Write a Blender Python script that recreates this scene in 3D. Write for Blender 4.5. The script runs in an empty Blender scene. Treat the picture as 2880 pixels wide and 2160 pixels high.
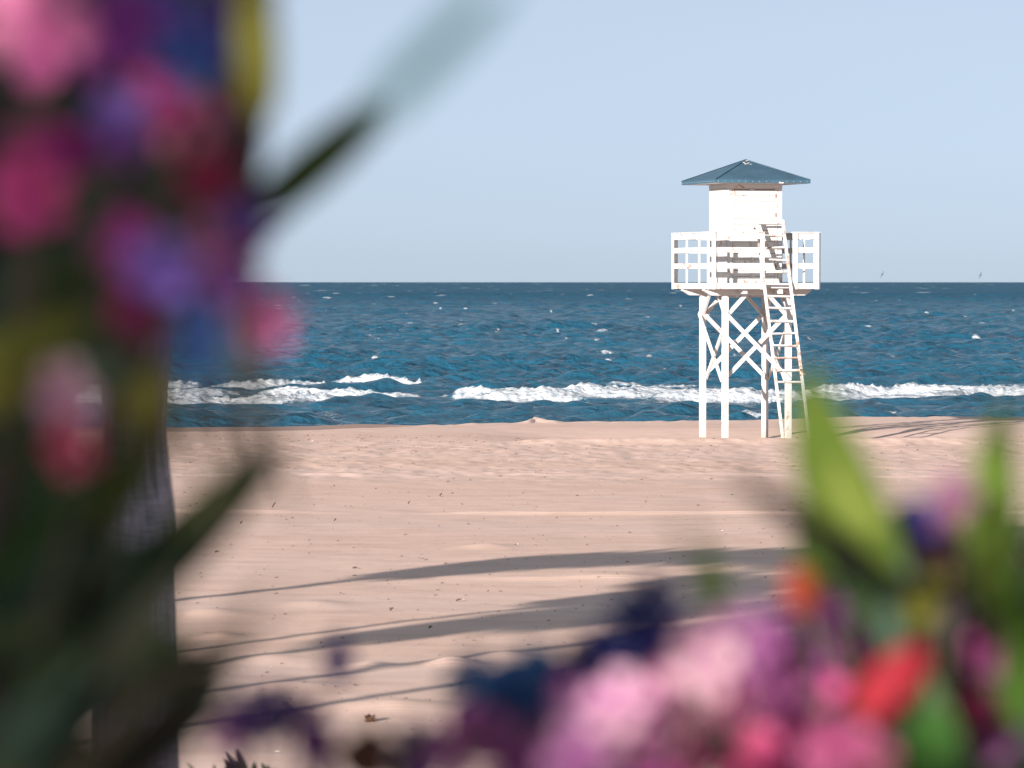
import bpy, bmesh, math, random
import numpy as np
from mathutils import Vector, Matrix, Quaternion

random.seed(7)
RNG = np.random.default_rng(11)
SC = bpy.context.scene
COL = SC.collection
R = math.radians

# ------------------------------------------------------------------ camera
F = 11000.0                     # focal length in pixels of the 2880 px wide photograph
CAM_Z = 3.5
PITCH = math.atan((1080 - 793) / F)
cam_d = bpy.data.cameras.new('camera')
cam = bpy.data.objects.new('camera', cam_d)
COL.objects.link(cam)
cam.location = (0, 0, CAM_Z)
cam.rotation_euler = (R(90) - PITCH, 0, 0)
cam_d.sensor_width = 36
cam_d.lens = F / 2880 * 36
cam_d.clip_start = 0.05
cam_d.clip_end = 120000
cam_d.dof.use_dof = True
cam_d.dof.focus_distance = 88
cam_d.dof.aperture_fstop = 4.7
cam_d.dof.aperture_blades = 0
SC.camera = cam
CR = cam.rotation_euler.to_matrix()


def at(X, Y, d):
    """point of the place seen at photograph pixel X, Y, d metres ahead"""
    v = CR @ Vector(((X - 1440) / F, -(Y - 1080) / F, -1))
    v *= d / v.y
    return Vector((v.x, v.y, v.z + CAM_Z))


# ------------------------------------------------------------------ light
AZ, EL = R(32), R(13)
SUN = Vector((-math.sin(AZ) * math.cos(EL), -math.cos(AZ) * math.cos(EL), math.sin(EL)))   # towards the sun
sun_d = bpy.data.lights.new('sun', 'SUN')
sun_d.energy = 5.0
sun_d.angle = R(0.5)
sun_d.color = (1.0, 0.925, 0.86)
sun = bpy.data.objects.new('sun', sun_d)
COL.objects.link(sun)
sun.rotation_euler = SUN.to_track_quat('Z', 'Y').to_euler()
sun.location = SUN * 50
w = bpy.data.worlds.new('World')
SC.world = w
w.use_nodes = True
nt = w.node_tree
sky = nt.nodes.new('ShaderNodeTexSky')
sky.sky_type = 'NISHITA'
sky.sun_disc = False
sky.sun_elevation = EL
sky.sun_rotation = math.pi + AZ
sky.altitude = 1500
sky.air_density = 0.6
sky.dust_density = 0.9
sky.ozone_density = 2.0
hsv = nt.nodes.new('ShaderNodeHueSaturation')
hsv.inputs['Saturation'].default_value = 0.30
tint = nt.nodes.new('ShaderNodeVectorMath')
tint.operation = 'MULTIPLY'
tint.inputs[1].default_value = (0.680, 0.768, 0.900)
nt.links.new(sky.outputs[0], hsv.inputs['Color'])
nt.links.new(hsv.outputs[0], tint.inputs[0])
bg = nt.nodes['Background']
bg.inputs['Strength'].default_value = 0.051
veil = nt.nodes.new('ShaderNodeMix')          # thin even haze over the whole sky
veil.data_type = 'RGBA'
veil.inputs[0].default_value = 0.42
veil.inputs[7].default_value = (4.95, 6.0, 7.2, 1)
nt.links.new(tint.outputs[0], veil.inputs[6])
nt.links.new(veil.outputs[2], bg.inputs[0])
SC.view_settings.view_transform = 'Standard'
SC.view_settings.look = 'None'
SC.view_settings.gamma = 1
SC.view_settings.exposure = 1.2
SC.cycles.use_denoising = True
SC.cycles.max_bounces = 8


# ------------------------------------------------------------------ materials
def mat(name):
    m = bpy.data.materials.new(name)
    m.use_nodes = True
    return m, m.node_tree, m.node_tree.nodes['Principled BSDF']


def N(t, kind, **kw):
    n = t.nodes.new(kind)
    for k, v in kw.items():
        if k in n.inputs:
            n.inputs[k].default_value = v
        else:
            setattr(n, k, v)
    return n


def ramp(t, src, stops):
    n = t.nodes.new('ShaderNodeValToRGB')
    el = n.color_ramp.elements
    while len(el) < len(stops):
        el.new(0.5)
    for e, (p, c) in zip(el, stops):
        e.position = p
        e.color = (c[0], c[1], c[2], 1) if not isinstance(c, (int, float)) else (c, c, c, 1)
    t.links.new(src, n.inputs[0])
    return n


def mapping(t, scale, coord='Object'):
    tc = t.nodes.new('ShaderNodeTexCoord')
    mp = t.nodes.new('ShaderNodeMapping')
    mp.inputs['Scale'].default_value = scale
    t.links.new(tc.outputs[coord], mp.inputs[0])
    return mp.outputs[0]


def mixc(t, fac, a, b):
    n = t.nodes.new('ShaderNodeMix')
    n.data_type = 'RGBA'
    for s, v in ((0, fac), (6, a), (7, b)):
        if hasattr(v, 'links') or hasattr(v, 'is_linked'):
            t.links.new(v, n.inputs[s])
        else:
            n.inputs[s].default_value = v if isinstance(v, (int, float)) else (v[0], v[1], v[2], 1)
    return n.outputs[2]


def paint(name, chip, base=(0.57, 0.56, 0.545), wood=(0.27, 0.175, 0.14)):
    m, t, b = mat(name)
    co = mapping(t, (1, 1, 1))
    n1 = N(t, 'ShaderNodeTexNoise', Scale=9.0, Detail=6.0, Roughness=0.7)
    n2 = N(t, 'ShaderNodeTexNoise', Scale=1.7, Detail=2.0)
    n3 = N(t, 'ShaderNodeTexNoise', Scale=30.0, Detail=3.0)
    for n in (n1, n2, n3):
        t.links.new(co, n.inputs['Vector'])
    ad = N(t, 'ShaderNodeMath', operation='MULTIPLY_ADD')
    ad.inputs[1].default_value = 0.55
    t.links.new(n2.outputs[0], ad.inputs[0])
    t.links.new(n1.outputs[0], ad.inputs[2])
    rp = ramp(t, ad.outputs[0], [(0.0, 0.0), (0.985 - chip, 0.0), (1.0 - chip, 1.0)])
    tone = ramp(t, n2.outputs[0], [(0.35, [c * 0.9 for c in base]), (0.62, base)])
    wd = ramp(t, n3.outputs[0], [(0.35, wood), (0.65, [c * 1.7 for c in wood])])
    sx = N(t, 'ShaderNodeSeparateXYZ')                      # sand-blown foot of whatever stands on the beach
    t.links.new(co, sx.inputs[0])
    zz = N(t, 'ShaderNodeMath', operation='MULTIPLY_ADD')
    zz.inputs[1].default_value = 0.9
    t.links.new(n2.outputs[0], zz.inputs[0])
    t.links.new(sx.outputs['Z'], zz.inputs[2])
    st = ramp(t, zz.outputs[0], [(0.30, 0.75), (0.85, 0.0)])
    tn = mixc(t, st.outputs[0], tone.outputs[0], (0.40, 0.32, 0.26))
    c = mixc(t, rp.outputs[0], tn, wd.outputs[0])
    t.links.new(c, b.inputs['Base Color'])
    b.inputs['Roughness'].default_value = 0.6
    bp = N(t, 'ShaderNodeBump', Strength=0.3, Distance=0.006)
    t.links.new(n1.outputs[0], bp.inputs['Height'])
    t.links.new(bp.outputs[0], b.inputs['Normal'])
    return m


M = {}
M['paint'] = paint('white_paint', 0.06)
M['paint_worn'] = paint('worn_white_paint', 0.13)
M['paint_peeling'] = paint('peeling_white_paint', 0.165)

# roof shingle
m, t, b = mat('teal_roof_felt')
co = mapping(t, (1, 1, 1))
n = N(t, 'ShaderNodeTexNoise', Scale=38.0, Detail=4.0)
n2 = N(t, 'ShaderNodeTexNoise', Scale=2.2, Detail=4.0)
t.links.new(co, n.inputs['Vector'])
t.links.new(co, n2.inputs['Vector'])
r1 = ramp(t, n.outputs[0], [(0.3, (0.022, 0.062, 0.098)), (0.7, (0.040, 0.102, 0.152))])
r2 = ramp(t, n2.outputs[0], [(0.3, (0.75, 0.75, 0.75)), (0.7, (1.1, 1.1, 1.1))])
mu = N(t, 'ShaderNodeVectorMath', operation='MULTIPLY')
t.links.new(r1.outputs[0], mu.inputs[0])
t.links.new(r2.outputs[0], mu.inputs[1])
t.links.new(mu.outputs[0], b.inputs['Base Color'])
b.inputs['Roughness'].default_value = 0.85
bp = N(t, 'ShaderNodeBump', Strength=0.5, Distance=0.01)
t.links.new(n.outputs[0], bp.inputs['Height'])
t.links.new(bp.outputs[0], b.inputs['Normal'])
M['roof'] = m


def plain(name, c, rough=0.7, var=0.25, scale=12.0, metal=0.0):
    m, t, b = mat(name)
    co = mapping(t, (1, 1, 1))
    n = N(t, 'ShaderNodeTexNoise', Scale=scale, Detail=4.0)
    t.links.new(co, n.inputs['Vector'])
    rp = ramp(t, n.outputs[0], [(0.3, [x * (1 - var) for x in c]), (0.7, [x * (1 + var) for x in c])])
    t.links.new(rp.outputs[0], b.inputs['Base Color'])
    b.inputs['Roughness'].default_value = rough
    b.inputs['Metallic'].default_value = metal
    return m


M['rust'] = plain('rusty_iron', (0.22, 0.10, 0.045), 0.8, 0.5, 40)
M['bare'] = plain('bare_wood', (0.26, 0.20, 0.175), 0.9, 0.3, 20)
M['knob'] = plain('dull_metal', (0.10, 0.09, 0.08), 0.4, 0.2, 20, 0.8)
M['dry'] = plain('dry_plant_matter', (0.075, 0.045, 0.025), 0.9, 0.5, 30)
M['shell'] = plain('bleached_shell', (0.75, 0.70, 0.64), 0.5, 0.15, 30)
M['seaweed'] = plain('dry_seaweed', (0.10, 0.048, 0.024), 0.9, 0.55, 25)
M['bird'] = plain('dark_feathers', (0.035, 0.037, 0.042), 0.8, 0.3, 10)

# palm trunk: vertical fibre with fine cross hatching
m, t, b = mat('palm_bark')
ca = mapping(t, (34, 34, 2.6))
cb = mapping(t, (9, 9, 70))
cc = mapping(t, (3, 3, 3))
na = N(t, 'ShaderNodeTexNoise', Scale=1.0, Detail=7.0, Roughness=0.75, Distortion=0.6)
nb = N(t, 'ShaderNodeTexNoise', Scale=1.0, Detail=4.0, Roughness=0.6)
nc = N(t, 'ShaderNodeTexNoise', Scale=1.0, Detail=3.0)
t.links.new(ca, na.inputs['Vector'])
t.links.new(cb, nb.inputs['Vector'])
t.links.new(cc, nc.inputs['Vector'])
sm = N(t, 'ShaderNodeMath', operation='MULTIPLY_ADD')
sm.inputs[1].default_value = 0.5
t.links.new(nb.outputs[0], sm.inputs[0])
t.links.new(na.outputs[0], sm.inputs[2])
ra = ramp(t, sm.outputs[0], [(0.50, (0.10, 0.092, 0.108)), (0.70, (0.25, 0.222, 0.248)), (0.90, (0.46, 0.41, 0.44))])
rc = ramp(t, nc.outputs[0], [(0.3, (0.75, 0.75, 0.8)), (0.7, (1.1, 1.0, 1.0))])
mu = N(t, 'ShaderNodeVectorMath', operation='MULTIPLY')
t.links.new(ra.outputs[0], mu.inputs[0])
t.links.new(rc.outputs[0], mu.inputs[1])
t.links.new(mu.outputs[0], b.inputs['Base Color'])
b.inputs['Roughness'].default_value = 0.85
bp = N(t, 'ShaderNodeBump', Strength=0.6, Distance=0.012)
t.links.new(sm.outputs[0], bp.inputs['Height'])
t.links.new(bp.outputs[0], b.inputs['Normal'])
M['bark'] = m


def leafy(name, trans=0.35, rough=0.45, spec=0.4):
    """colour of every blade or petal from its mesh attribute 'tint'"""
    m, t, b = mat(name)
    a = N(t, 'ShaderNodeAttribute', attribute_name='tint')
    n = N(t, 'ShaderNodeTexNoise', Scale=90.0, Detail=3.0)
    t.links.new(mapping(t, (1, 1, 1)), n.inputs['Vector'])
    rp = ramp(t, n.outputs[0], [(0.3, 0.82), (0.7, 1.12)])
    mu = N(t, 'ShaderNodeVectorMath', operation='MULTIPLY')
    t.links.new(a.outputs['Color'], mu.inputs[0])
    t.links.new(rp.outputs[0], mu.inputs[1])
    t.links.new(mu.outputs[0], b.inputs['Base Color'])
    b.inputs['Roughness'].default_value = rough
    b.inputs['Specular IOR Level'].default_value = spec * 0.5
    tr = N(t, 'ShaderNodeBsdfTranslucent')
    t.links.new(mu.outputs[0], tr.inputs['Color'])
    mx = N(t, 'ShaderNodeMixShader')
    mx.inputs[0].default_value = trans
    t.links.new(b.outputs[0], mx.inputs[1])
    t.links.new(tr.outputs[0], mx.inputs[2])
    t.links.new(mx.outputs[0], t.nodes['Material Output'].inputs['Surface'])
    return m


M['leaf'] = leafy('leaf_blade', 0.35, 0.65, 0.12)
M['petal'] = leafy('flower_petal', 0.4, 0.6, 0.2)
M['twig'] = plain('green_brown_twig', (0.05, 0.05, 0.028), 0.7, 0.3, 40)

# sand
m, t, b = mat('beach_sand')
tc = t.nodes.new('ShaderNodeTexCoord')


def mp(sc):
    q = t.nodes.new('ShaderNodeMapping')
    q.inputs['Scale'].default_value = sc
    t.links.new(tc.outputs['Object'], q.inputs[0])
    return q.outputs[0]


nbig = N(t, 'ShaderNodeTexNoise', Scale=1.0, Detail=5.0, Roughness=0.6)
nmid = N(t, 'ShaderNodeTexNoise', Scale=1.0, Detail=6.0, Roughness=0.65)
nfin = N(t, 'ShaderNodeTexNoise', Scale=1.0, Detail=3.0)
nspk = N(t, 'ShaderNodeTexNoise', Scale=1.0, Detail=2.0)
t.links.new(mp((0.05, 0.22, 0.2)), nbig.inputs['Vector'])
t.links.new(mp((1.1, 1.6, 1)), nmid.inputs['Vector'])
t.links.new(mp((60, 60, 60)), nfin.inputs['Vector'])
t.links.new(mp((9, 9, 9)), nspk.inputs['Vector'])
cbig = ramp(t, nbig.outputs[0], [(0.32, (0.600, 0.408, 0.322)), (0.5, (0.625, 0.436, 0.355)), (0.68, (0.632, 0.452, 0.380))])
cmid = ramp(t, nmid.outputs[0], [(0.28, (0.88, 0.86, 0.83)), (0.5, (1, 1, 1)), (0.75, (1.05, 1.06, 1.07))])
cfin = ramp(t, nfin.outputs[0], [(0.3, 0.9), (0.7, 1.08)])
m1 = N(t, 'ShaderNodeVectorMath', operation='MULTIPLY')
m2 = N(t, 'ShaderNodeVectorMath', operation='MULTIPLY')
t.links.new(cbig.outputs[0], m1.inputs[0])
t.links.new(cmid.outputs[0], m1.inputs[1])
t.links.new(m1.outputs[0], m2.inputs[0])
t.links.new(cfin.outputs[0], m2.inputs[1])
aw = N(t, 'ShaderNodeAttribute', attribute_name='wet')
cw = mixc(t, aw.outputs['Fac'], m2.outputs[0], (0.33, 0.22, 0.18))
t.links.new(cw, b.inputs['Base Color'])
b.inputs['Roughness'].default_value = 0.95
b.inputs['Specular IOR Level'].default_value = 0.15
# wind ripples and grain
wv = N(t, 'ShaderNodeTexWave', wave_type='BANDS', bands_direction='Y', Scale=2.6, Distortion=5.0, Detail=3.0)
wv.inputs['Detail Scale'].default_value = 0.7
t.links.new(mp((0.35, 1.0, 1.0)), wv.inputs['Vector'])
add = N(t, 'ShaderNodeMath', operation='MULTIPLY_ADD')
add.inputs[1].default_value = 0.5
t.links.new(nspk.outputs[0], add.inputs[0])
t.links.new(wv.outputs['Fac'], add.inputs[2])
bp = N(t, 'ShaderNodeBump', Strength=0.16, Distance=0.02)
t.links.new(add.outputs[0], bp.inputs['Height'])
t.links.new(bp.outputs[0], b.inputs['Normal'])
M['sand'] = m

# sea water with foam where the mesh carries it
m, t, b = mat('sea_water')
tc = t.nodes.new('ShaderNodeTexCoord')
af = N(t, 'ShaderNodeAttribute', attribute_name='foam')
ash = N(t, 'ShaderNodeAttribute', attribute_name='shallow')
nd = N(t, 'ShaderNodeTexNoise', Scale=1.0, Detail=7.0, Roughness=0.7)
t.links.new(mp((4.2, 1.8, 4.0)), nd.inputs['Vector'])
fm = N(t, 'ShaderNodeMath', operation='MULTIPLY_ADD')
fm.inputs[1].default_value = 1.25
t.links.new(nd.outputs[0], fm.inputs[0])
t.links.new(af.outputs['Fac'], fm.inputs[2])
f0 = N(t, 'ShaderNodeMath', operation='MULTIPLY')
f0.inputs[1].default_value = 0.5
t.links.new(fm.outputs[0], f0.inputs[0])
fr = ramp(t, f0.outputs[0], [(0.47, 0.0), (0.62, 1.0)])
nw = N(t, 'ShaderNodeTexNoise', Scale=1.0, Detail=4.0)
t.links.new(mp((0.02, 0.006, 0.01)), nw.inputs['Vector'])
deep = ramp(t, nw.outputs[0], [(0.35, (0.008, 0.066, 0.116)), (0.65, (0.012, 0.084, 0.140))])
wc = mixc(t, ash.outputs['Fac'], deep.outputs[0], (0.012, 0.066, 0.108))
nf = N(t, 'ShaderNodeTexNoise', Scale=1.0, Detail=5.0, Roughness=0.7)
t.links.new(mp((3.0, 2.2, 3.0)), nf.inputs['Vector'])
cf = ramp(t, nf.outputs[0], [(0.32, (0.22, 0.27, 0.32)), (0.46, (0.40, 0.43, 0.46)), (0.62, (0.56, 0.57, 0.58))])
cc = mixc(t, fr.outputs[0], wc, cf.outputs[0])
t.links.new(cc, b.inputs['Base Color'])
afar = N(t, 'ShaderNodeAttribute', attribute_name='far')       # waves too small to model there still roughen the water
rfar = ramp(t, afar.outputs['Fac'], [(0.0, 0.16), (1.0, 0.5)])
rr = mixc(t, fr.outputs[0], rfar.outputs[0], (0.9, 0.9, 0.9))
t.links.new(rr, b.inputs['Roughness'])
sfar = ramp(t, afar.outputs['Fac'], [(0.0, 0.5), (1.0, 0.2)])
t.links.new(sfar.outputs[0], b.inputs['Specular IOR Level'])
b.inputs['IOR'].default_value = 1.33
nr = N(t, 'ShaderNodeTexNoise', Scale=1.0, Detail=6.0, Roughness=0.62)
t.links.new(mp((1.3, 2.2, 1.0)), nr.inputs['Vector'])
nr2 = N(t, 'ShaderNodeTexNoise', Scale=1.0, Detail=5.0, Roughness=0.6)
t.links.new(mp((0.16, 0.26, 0.2)), nr2.inputs['Vector'])
nsum = N(t, 'ShaderNodeMath', operation='MULTIPLY_ADD')
nsum.inputs[1].default_value = 5.0
t.links.new(nr2.outputs[0], nsum.inputs[0])
t.links.new(nr.outputs[0], nsum.inputs[2])
bp = N(t, 'ShaderNodeBump', Strength=0.85, Distance=0.30)
t.links.new(nsum.outputs[0], bp.inputs['Height'])
t.links.new(bp.outputs[0], b.inputs['Normal'])
M['sea'] = m


# ------------------------------------------------------------------ mesh helpers
class MB:
    def __init__(self):
        self.v, self.f, self.c = [], [], []

    def add(self, vs, fs, col=None):
        o = len(self.v)
        self.v += [tuple(p) for p in vs]
        self.f += [tuple(i + o for i in q) for q in fs]
        self.c += [col or (1, 1, 1)] * len(vs)

    def box(self, lo, hi):
        x0, y0, z0 = lo
        x1, y1, z1 = hi
        self.add([(x0, y0, z0), (x1, y0, z0), (x1, y1, z0), (x0, y1, z0), (x0, y0, z1), (x1, y0, z1), (x1, y1, z1), (x0, y1, z1)],
                 [(0, 3, 2, 1), (4, 5, 6, 7), (0, 1, 5, 4), (1, 2, 6, 5), (2, 3, 7, 6), (3, 0, 4, 7)])

    def bar(self, a, b_, wid, thk, side):
        """square-cut bar from a to b; wid measured across 'side' x axis, thk along side"""
        a, b_ = Vector(a), Vector(b_)
        d = (b_ - a).normalized()
        s = Vector(side)
        s = (s - d * s.dot(d)).normalized()
        u = d.cross(s)
        vs = []
        for p in (a, b_):
            for (i, j) in ((-1, -1), (1, -1), (1, 1), (-1, 1)):
                vs.append(p + u * (i * wid / 2) + s * (j * thk / 2))
        self.add(vs, [(0, 1, 2, 3), (7, 6, 5, 4), (0, 4, 5, 1), (1, 5, 6, 2), (2, 6, 7, 3), (3, 7, 4, 0)])

    def tube(self, pts, rad, n=10, col=None):
        pts = [Vector(p) for p in pts]
        rr = rad if isinstance(rad, (list, tuple)) else [rad] * len(pts)
        vs, fs = [], []
        for i, p in enumerate(pts):
            d = (pts[min(i + 1, len(pts) - 1)] - pts[max(i - 1, 0)]).normalized()
            a = d.cross(Vector((0.31, 0.87, 0.1))).normalized()
            c = d.cross(a)
            for k in range(n):
                q = 2 * math.pi * k / n
                vs.append(p + a * (math.cos(q) * rr[i]) + c * (math.sin(q) * rr[i]))
        for i in range(len(pts) - 1):
            for k in range(n):
                fs.append((i * n + k, i * n + (k + 1) % n, (i + 1) * n + (k + 1) % n, (i + 1) * n + k))
        fs.append(tuple(range(n - 1, -1, -1)))
        fs.append(tuple(range((len(pts) - 1) * n, len(pts) * n)))
        self.add(vs, fs, col)

    def leaf(self, p0, p1, wid, nrm, bend=0.0, fold=0.25, col=None, seg=8, twist=0.0, blunt=0.0):
        p0, p1 = Vector(p0), Vector(p1)
        d = p1 - p0
        L = d.length
        d.normalize()
        nrm = Vector(nrm)
        nrm = (nrm - d * nrm.dot(d)).normalized()
        vs, fs = [], []
        for i in range(seg + 1):
            s = i / seg
            hw = wid / 2 * (math.sin(math.pi * min(1, s ** 0.85)) ** 0.75 * (1 - blunt) + blunt * min(1, 6 * s, 6 * (1 - s)) + 0.03)
            if i == seg:
                hw = wid * 0.01
            c = p0 + d * (L * s) + nrm * (-bend * L * s * s)
            q = Quaternion(d, twist * s)
            n2 = q @ nrm
            sd = d.cross(n2)
            vs += [c - sd * hw + n2 * (fold * hw), c, c + sd * hw + n2 * (fold * hw)]
        for i in range(seg):
            a = i * 3
            fs += [(a, a + 1, a + 4, a + 3), (a + 1, a + 2, a + 5, a + 4)]
        self.add(vs, fs, col)

    def build(self, name, material, parent=None, smooth=False, loc=None):
        me = bpy.data.meshes.new(name)
        vs = self.v
        if loc is not None:
            vs = [(p[0] - loc[0], p[1] - loc[1], p[2] - loc[2]) for p in vs]
        me.from_pydata(vs, [], self.f)
        at_ = me.attributes.new('tint', 'FLOAT_COLOR', 'POINT')
        at_.data.foreach_set('color', np.array([(c[0], c[1], c[2], 1) for c in self.c], np.float32).ravel())
        if smooth:
            me.polygons.foreach_set('use_smooth', [True] * len(me.polygons))
        me.materials.append(material)
        me.update()
        o = bpy.data.objects.new(name, me)
        COL.objects.link(o)
        if parent is not None:
            o.parent = parent
        elif loc is not None:
            o.location = loc
        return o


def empty(name, loc, label, cat, group=None, rz=0.0):
    o = bpy.data.objects.new(name, None)
    COL.objects.link(o)
    o.location = loc
    o.rotation_euler = (0, 0, rz)
    o.empty_display_size = 0.2
    return tag(o, label, cat, group)


def tag(o, label, cat, group=None):
    o['label'] = label
    o['category'] = cat
    if group:
        o['group'] = group
    return o


def copy_tree(o, parent=None):
    c = o.copy()
    COL.objects.link(c)
    c.parent = parent
    for ch in list(o.children):
        copy_tree(ch, c)
    return c


# ------------------------------------------------------------------ numpy noise
def _hash(ix, iy, seed):
    h = (ix.astype(np.int64) * 374761393 + iy.astype(np.int64) * 668265263 + seed * 1442695041) & 0xFFFFFFFF
    h = ((h ^ (h >> 13)) * 1274126177) & 0xFFFFFFFF
    h = (h ^ (h >> 16)) & 0xFFFF
    return h / 65535.0


def vnoise(x, y, seed=0):
    ix, iy = np.floor(x), np.floor(y)
    fx, fy = x - ix, y - iy
    fx = fx * fx * (3 - 2 * fx)
    fy = fy * fy * (3 - 2 * fy)
    a = _hash(ix, iy, seed)
    b_ = _hash(ix + 1, iy, seed)
    c = _hash(ix, iy + 1, seed)
    d = _hash(ix + 1, iy + 1, seed)
    return (a * (1 - fx) + b_ * fx) * (1 - fy) + (c * (1 - fx) + d * fx) * fy


def fbm(x, y, seed=0, oct=4, gain=0.5):
    s, a, tot = 0, 1.0, 0
    for k in range(oct):
        s = s + a * vnoise(x * 2 ** k + 17.3 * k, y * 2 ** k - 9.1 * k, seed + k)
        tot += a
        a *= gain
    return s / tot


def sstep(a, b_, x):
    q = np.clip((x - a) / (b_ - a), 0, 1)
    return q * q * (3 - 2 * q)


def grid_object(name, xs, ys, zs, material, attrs):
    """xs, ys, zs are (rows, cols) arrays; one sheet of quads"""
    r_, c_ = xs.shape
    me = bpy.data.meshes.new(name)
    nv = r_ * c_
    co = np.stack([xs, ys, zs], -1).astype(np.float32).reshape(-1)
    idx = np.arange(nv).reshape(r_, c_)
    q = np.stack([idx[:-1, :-1], idx[:-1, 1:], idx[1:, 1:], idx[1:, :-1]], -1).reshape(-1, 4)
    nf_ = len(q)
    me.vertices.add(nv)
    me.vertices.foreach_set('co', co)
    me.loops.add(nf_ * 4)
    me.loops.foreach_set('vertex_index', q.ravel().astype(np.int32))
    me.polygons.add(nf_)
    me.polygons.foreach_set('loop_start', np.arange(0, nf_ * 4, 4, dtype=np.int32))
    me.polygons.foreach_set('use_smooth', np.ones(nf_, bool))
    for k, v in attrs.items():
        a = me.attributes.new(k, 'FLOAT', 'POINT')
        a.data.foreach_set('value', v.astype(np.float32).ravel())
    me.materials.append(material)
    me.update(calc_edges=True)
    o = bpy.data.objects.new(name, me)
    COL.objects.link(o)
    o['kind'] = 'structure'
    return o


def columns(n_in, n_out, far):
    inner = np.linspace(-1, 1, n_in)
    g = np.geomspace(1.03, far, n_out)
    return np.concatenate([-g[::-1], inner, g])


# ------------------------------------------------------------------ beach
TX, TY = 656 / 125.0, 88.0                     # centre of the tower
TROT = R(16.6)
CREST_X = np.array([-30, -8.0, -6.0, -4.6, -3, -1.5, -0.3, 0.45, 0.56, 1.1, 3.6, 7.7, 8.6, 14, 40])
CREST_Y = np.array([1222, 1216, 1214, 1210, 1203, 1194, 1191, 1188, 1184, 1189, 1186, 1179, 1174, 1174, 1168])


def crest(x):
    return CAM_Z * F / (np.interp(x, CREST_X, CREST_Y) - 793)


def ground_z(x, y):
    z = np.zeros_like(x)
    # terrace the photographer stands on, with a bank down to the sand
    z += 1.9 * sstep(17.5, 9.5, y)
    # long soft undulations
    und = 0.10 * (fbm(x * 0.10, y * 0.16, 3, 3) - 0.5) * sstep(18, 30, y) * sstep(84, 78, y)
    z += und
    # footprint-rough band and light roughness elsewhere
    rough = 0.10 + 0.9 * sstep(66, 73, y + 3 * (fbm(x * .15, y * .1, 9, 2) - .5)) * sstep(90, 84, y)
    z += rough * 0.075 * (fbm(x * 2.0, y * 1.1, 21, 3, 0.6) - 0.5)
    z += 0.016 * (fbm(x * 0.9, y * 2.6, 31, 3) - 0.5) * sstep(20, 28, y)
    # thin drift line across the middle of the beach
    for (yy, a, k) in ((59.6, 0.05, 5), (46.5, 0.03, 6), (70.5, 0.03, 8)):
        yc = yy + 2.2 * (fbm(x * 0.12, x * 0 + k, k, 3) - 0.5)
        z += a * np.exp(-((y - yc) / 0.25) ** 2) * sstep(0.35, 0.6, vnoise(x * .5 + k, x * 0, k))
    # small hummocks
    for (X, Y, hh, rx) in ((1275, 1862, .07, .20), (1040, 1872, .05, .22), (600, 1722, .04, .3), (620, 1790, .05, .22), (1370, 1538, .05, .3),
                           (880, 1700, .04, .35), (1110, 1990, .06, .35), (1420, 1840, .05, .3), (830, 1930, .04, .3), (2100, 1590, .05, .4),
                           (1700, 1620, .03, .5), (760, 1850, .03, .3)):
        d = CAM_Z * F / (Y - 793)
        xx = (X - 1440) / F * d
        z += hh * np.exp(-((x - xx) / rx) ** 2 - ((y - d) / (rx * 1.3)) ** 2)
    # low rise in front of the tower, hollow under it
    loc = sstep(7.0, 3.5, np.abs(x - TX - 0.3))
    z += loc * 0.105 * np.exp(-((y - 85.1) / 0.8) ** 2)
    z -= loc * 0.17 * sstep(85.6, 87.2, y) * sstep(94.0, 90.0, y)
    # berm: the sand falls to the sea
    yc = crest(x) + 0.5 * (fbm(x * 0.8, x * 0, 41, 4) - 0.5)
    left = sstep(-1.5, -4.0, x)
    z += (0.05 - 0.035 * left) * (1 - np.exp(-((x - 0.6) / 0.8) ** 2)) * (fbm(x * 3.0, y * .5, 51, 3) - 0.35) * np.exp(-((y - yc) / 0.7) ** 2)
    wetw = 0.2 + 2.9 * left
    over = np.maximum(y - yc - wetw, 0)
    z -= np.minimum(over * (0.14 + 0.05 * left), 3.2)
    lumpy = 0.75 + 0.5 * fbm(x * 5, y * 3, 53, 3)
    z += lumpy * (0.085 * np.exp(-np.abs((x - 0.55) / 0.26) ** 1.6 - ((y - yc) / 0.6) ** 2) + 0.045 * np.exp(-((x - 0.95) / 0.35) ** 2 - ((y - yc) / 0.6) ** 2))
    return z


def ground_at(x, y):
    return float(ground_z(np.array([float(x)]), np.array([float(y)]))[0])


cols = columns(520, 14, 14)
rows = np.concatenate([np.arange(-60, 4, 4.0), np.arange(4, 20, 0.6), np.arange(20, 27, 0.3), np.arange(27, 60, 0.11), np.arange(60, 104, 0.10), np.arange(104, 124, 0.5), np.arange(124, 161, 4.0)])
S = np.maximum(rows, 27.0) * 0.152
xs = cols[None, :] * S[:, None]
ys = np.repeat(rows[:, None], len(cols), 1)
zs = ground_z(xs, ys)
yc = crest(xs) + 0.5 * (fbm(xs * 0.8, xs * 0, 41, 4) - 0.5)
wet = sstep(0.0, 0.25, ys - yc) * sstep(-1.2, -3.4, xs)
wet = np.maximum(wet, sstep(2.5, 4.5, ys - yc))
grid_object('sand_beach', xs, ys, zs, M['sand'], {'wet': wet})

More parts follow.
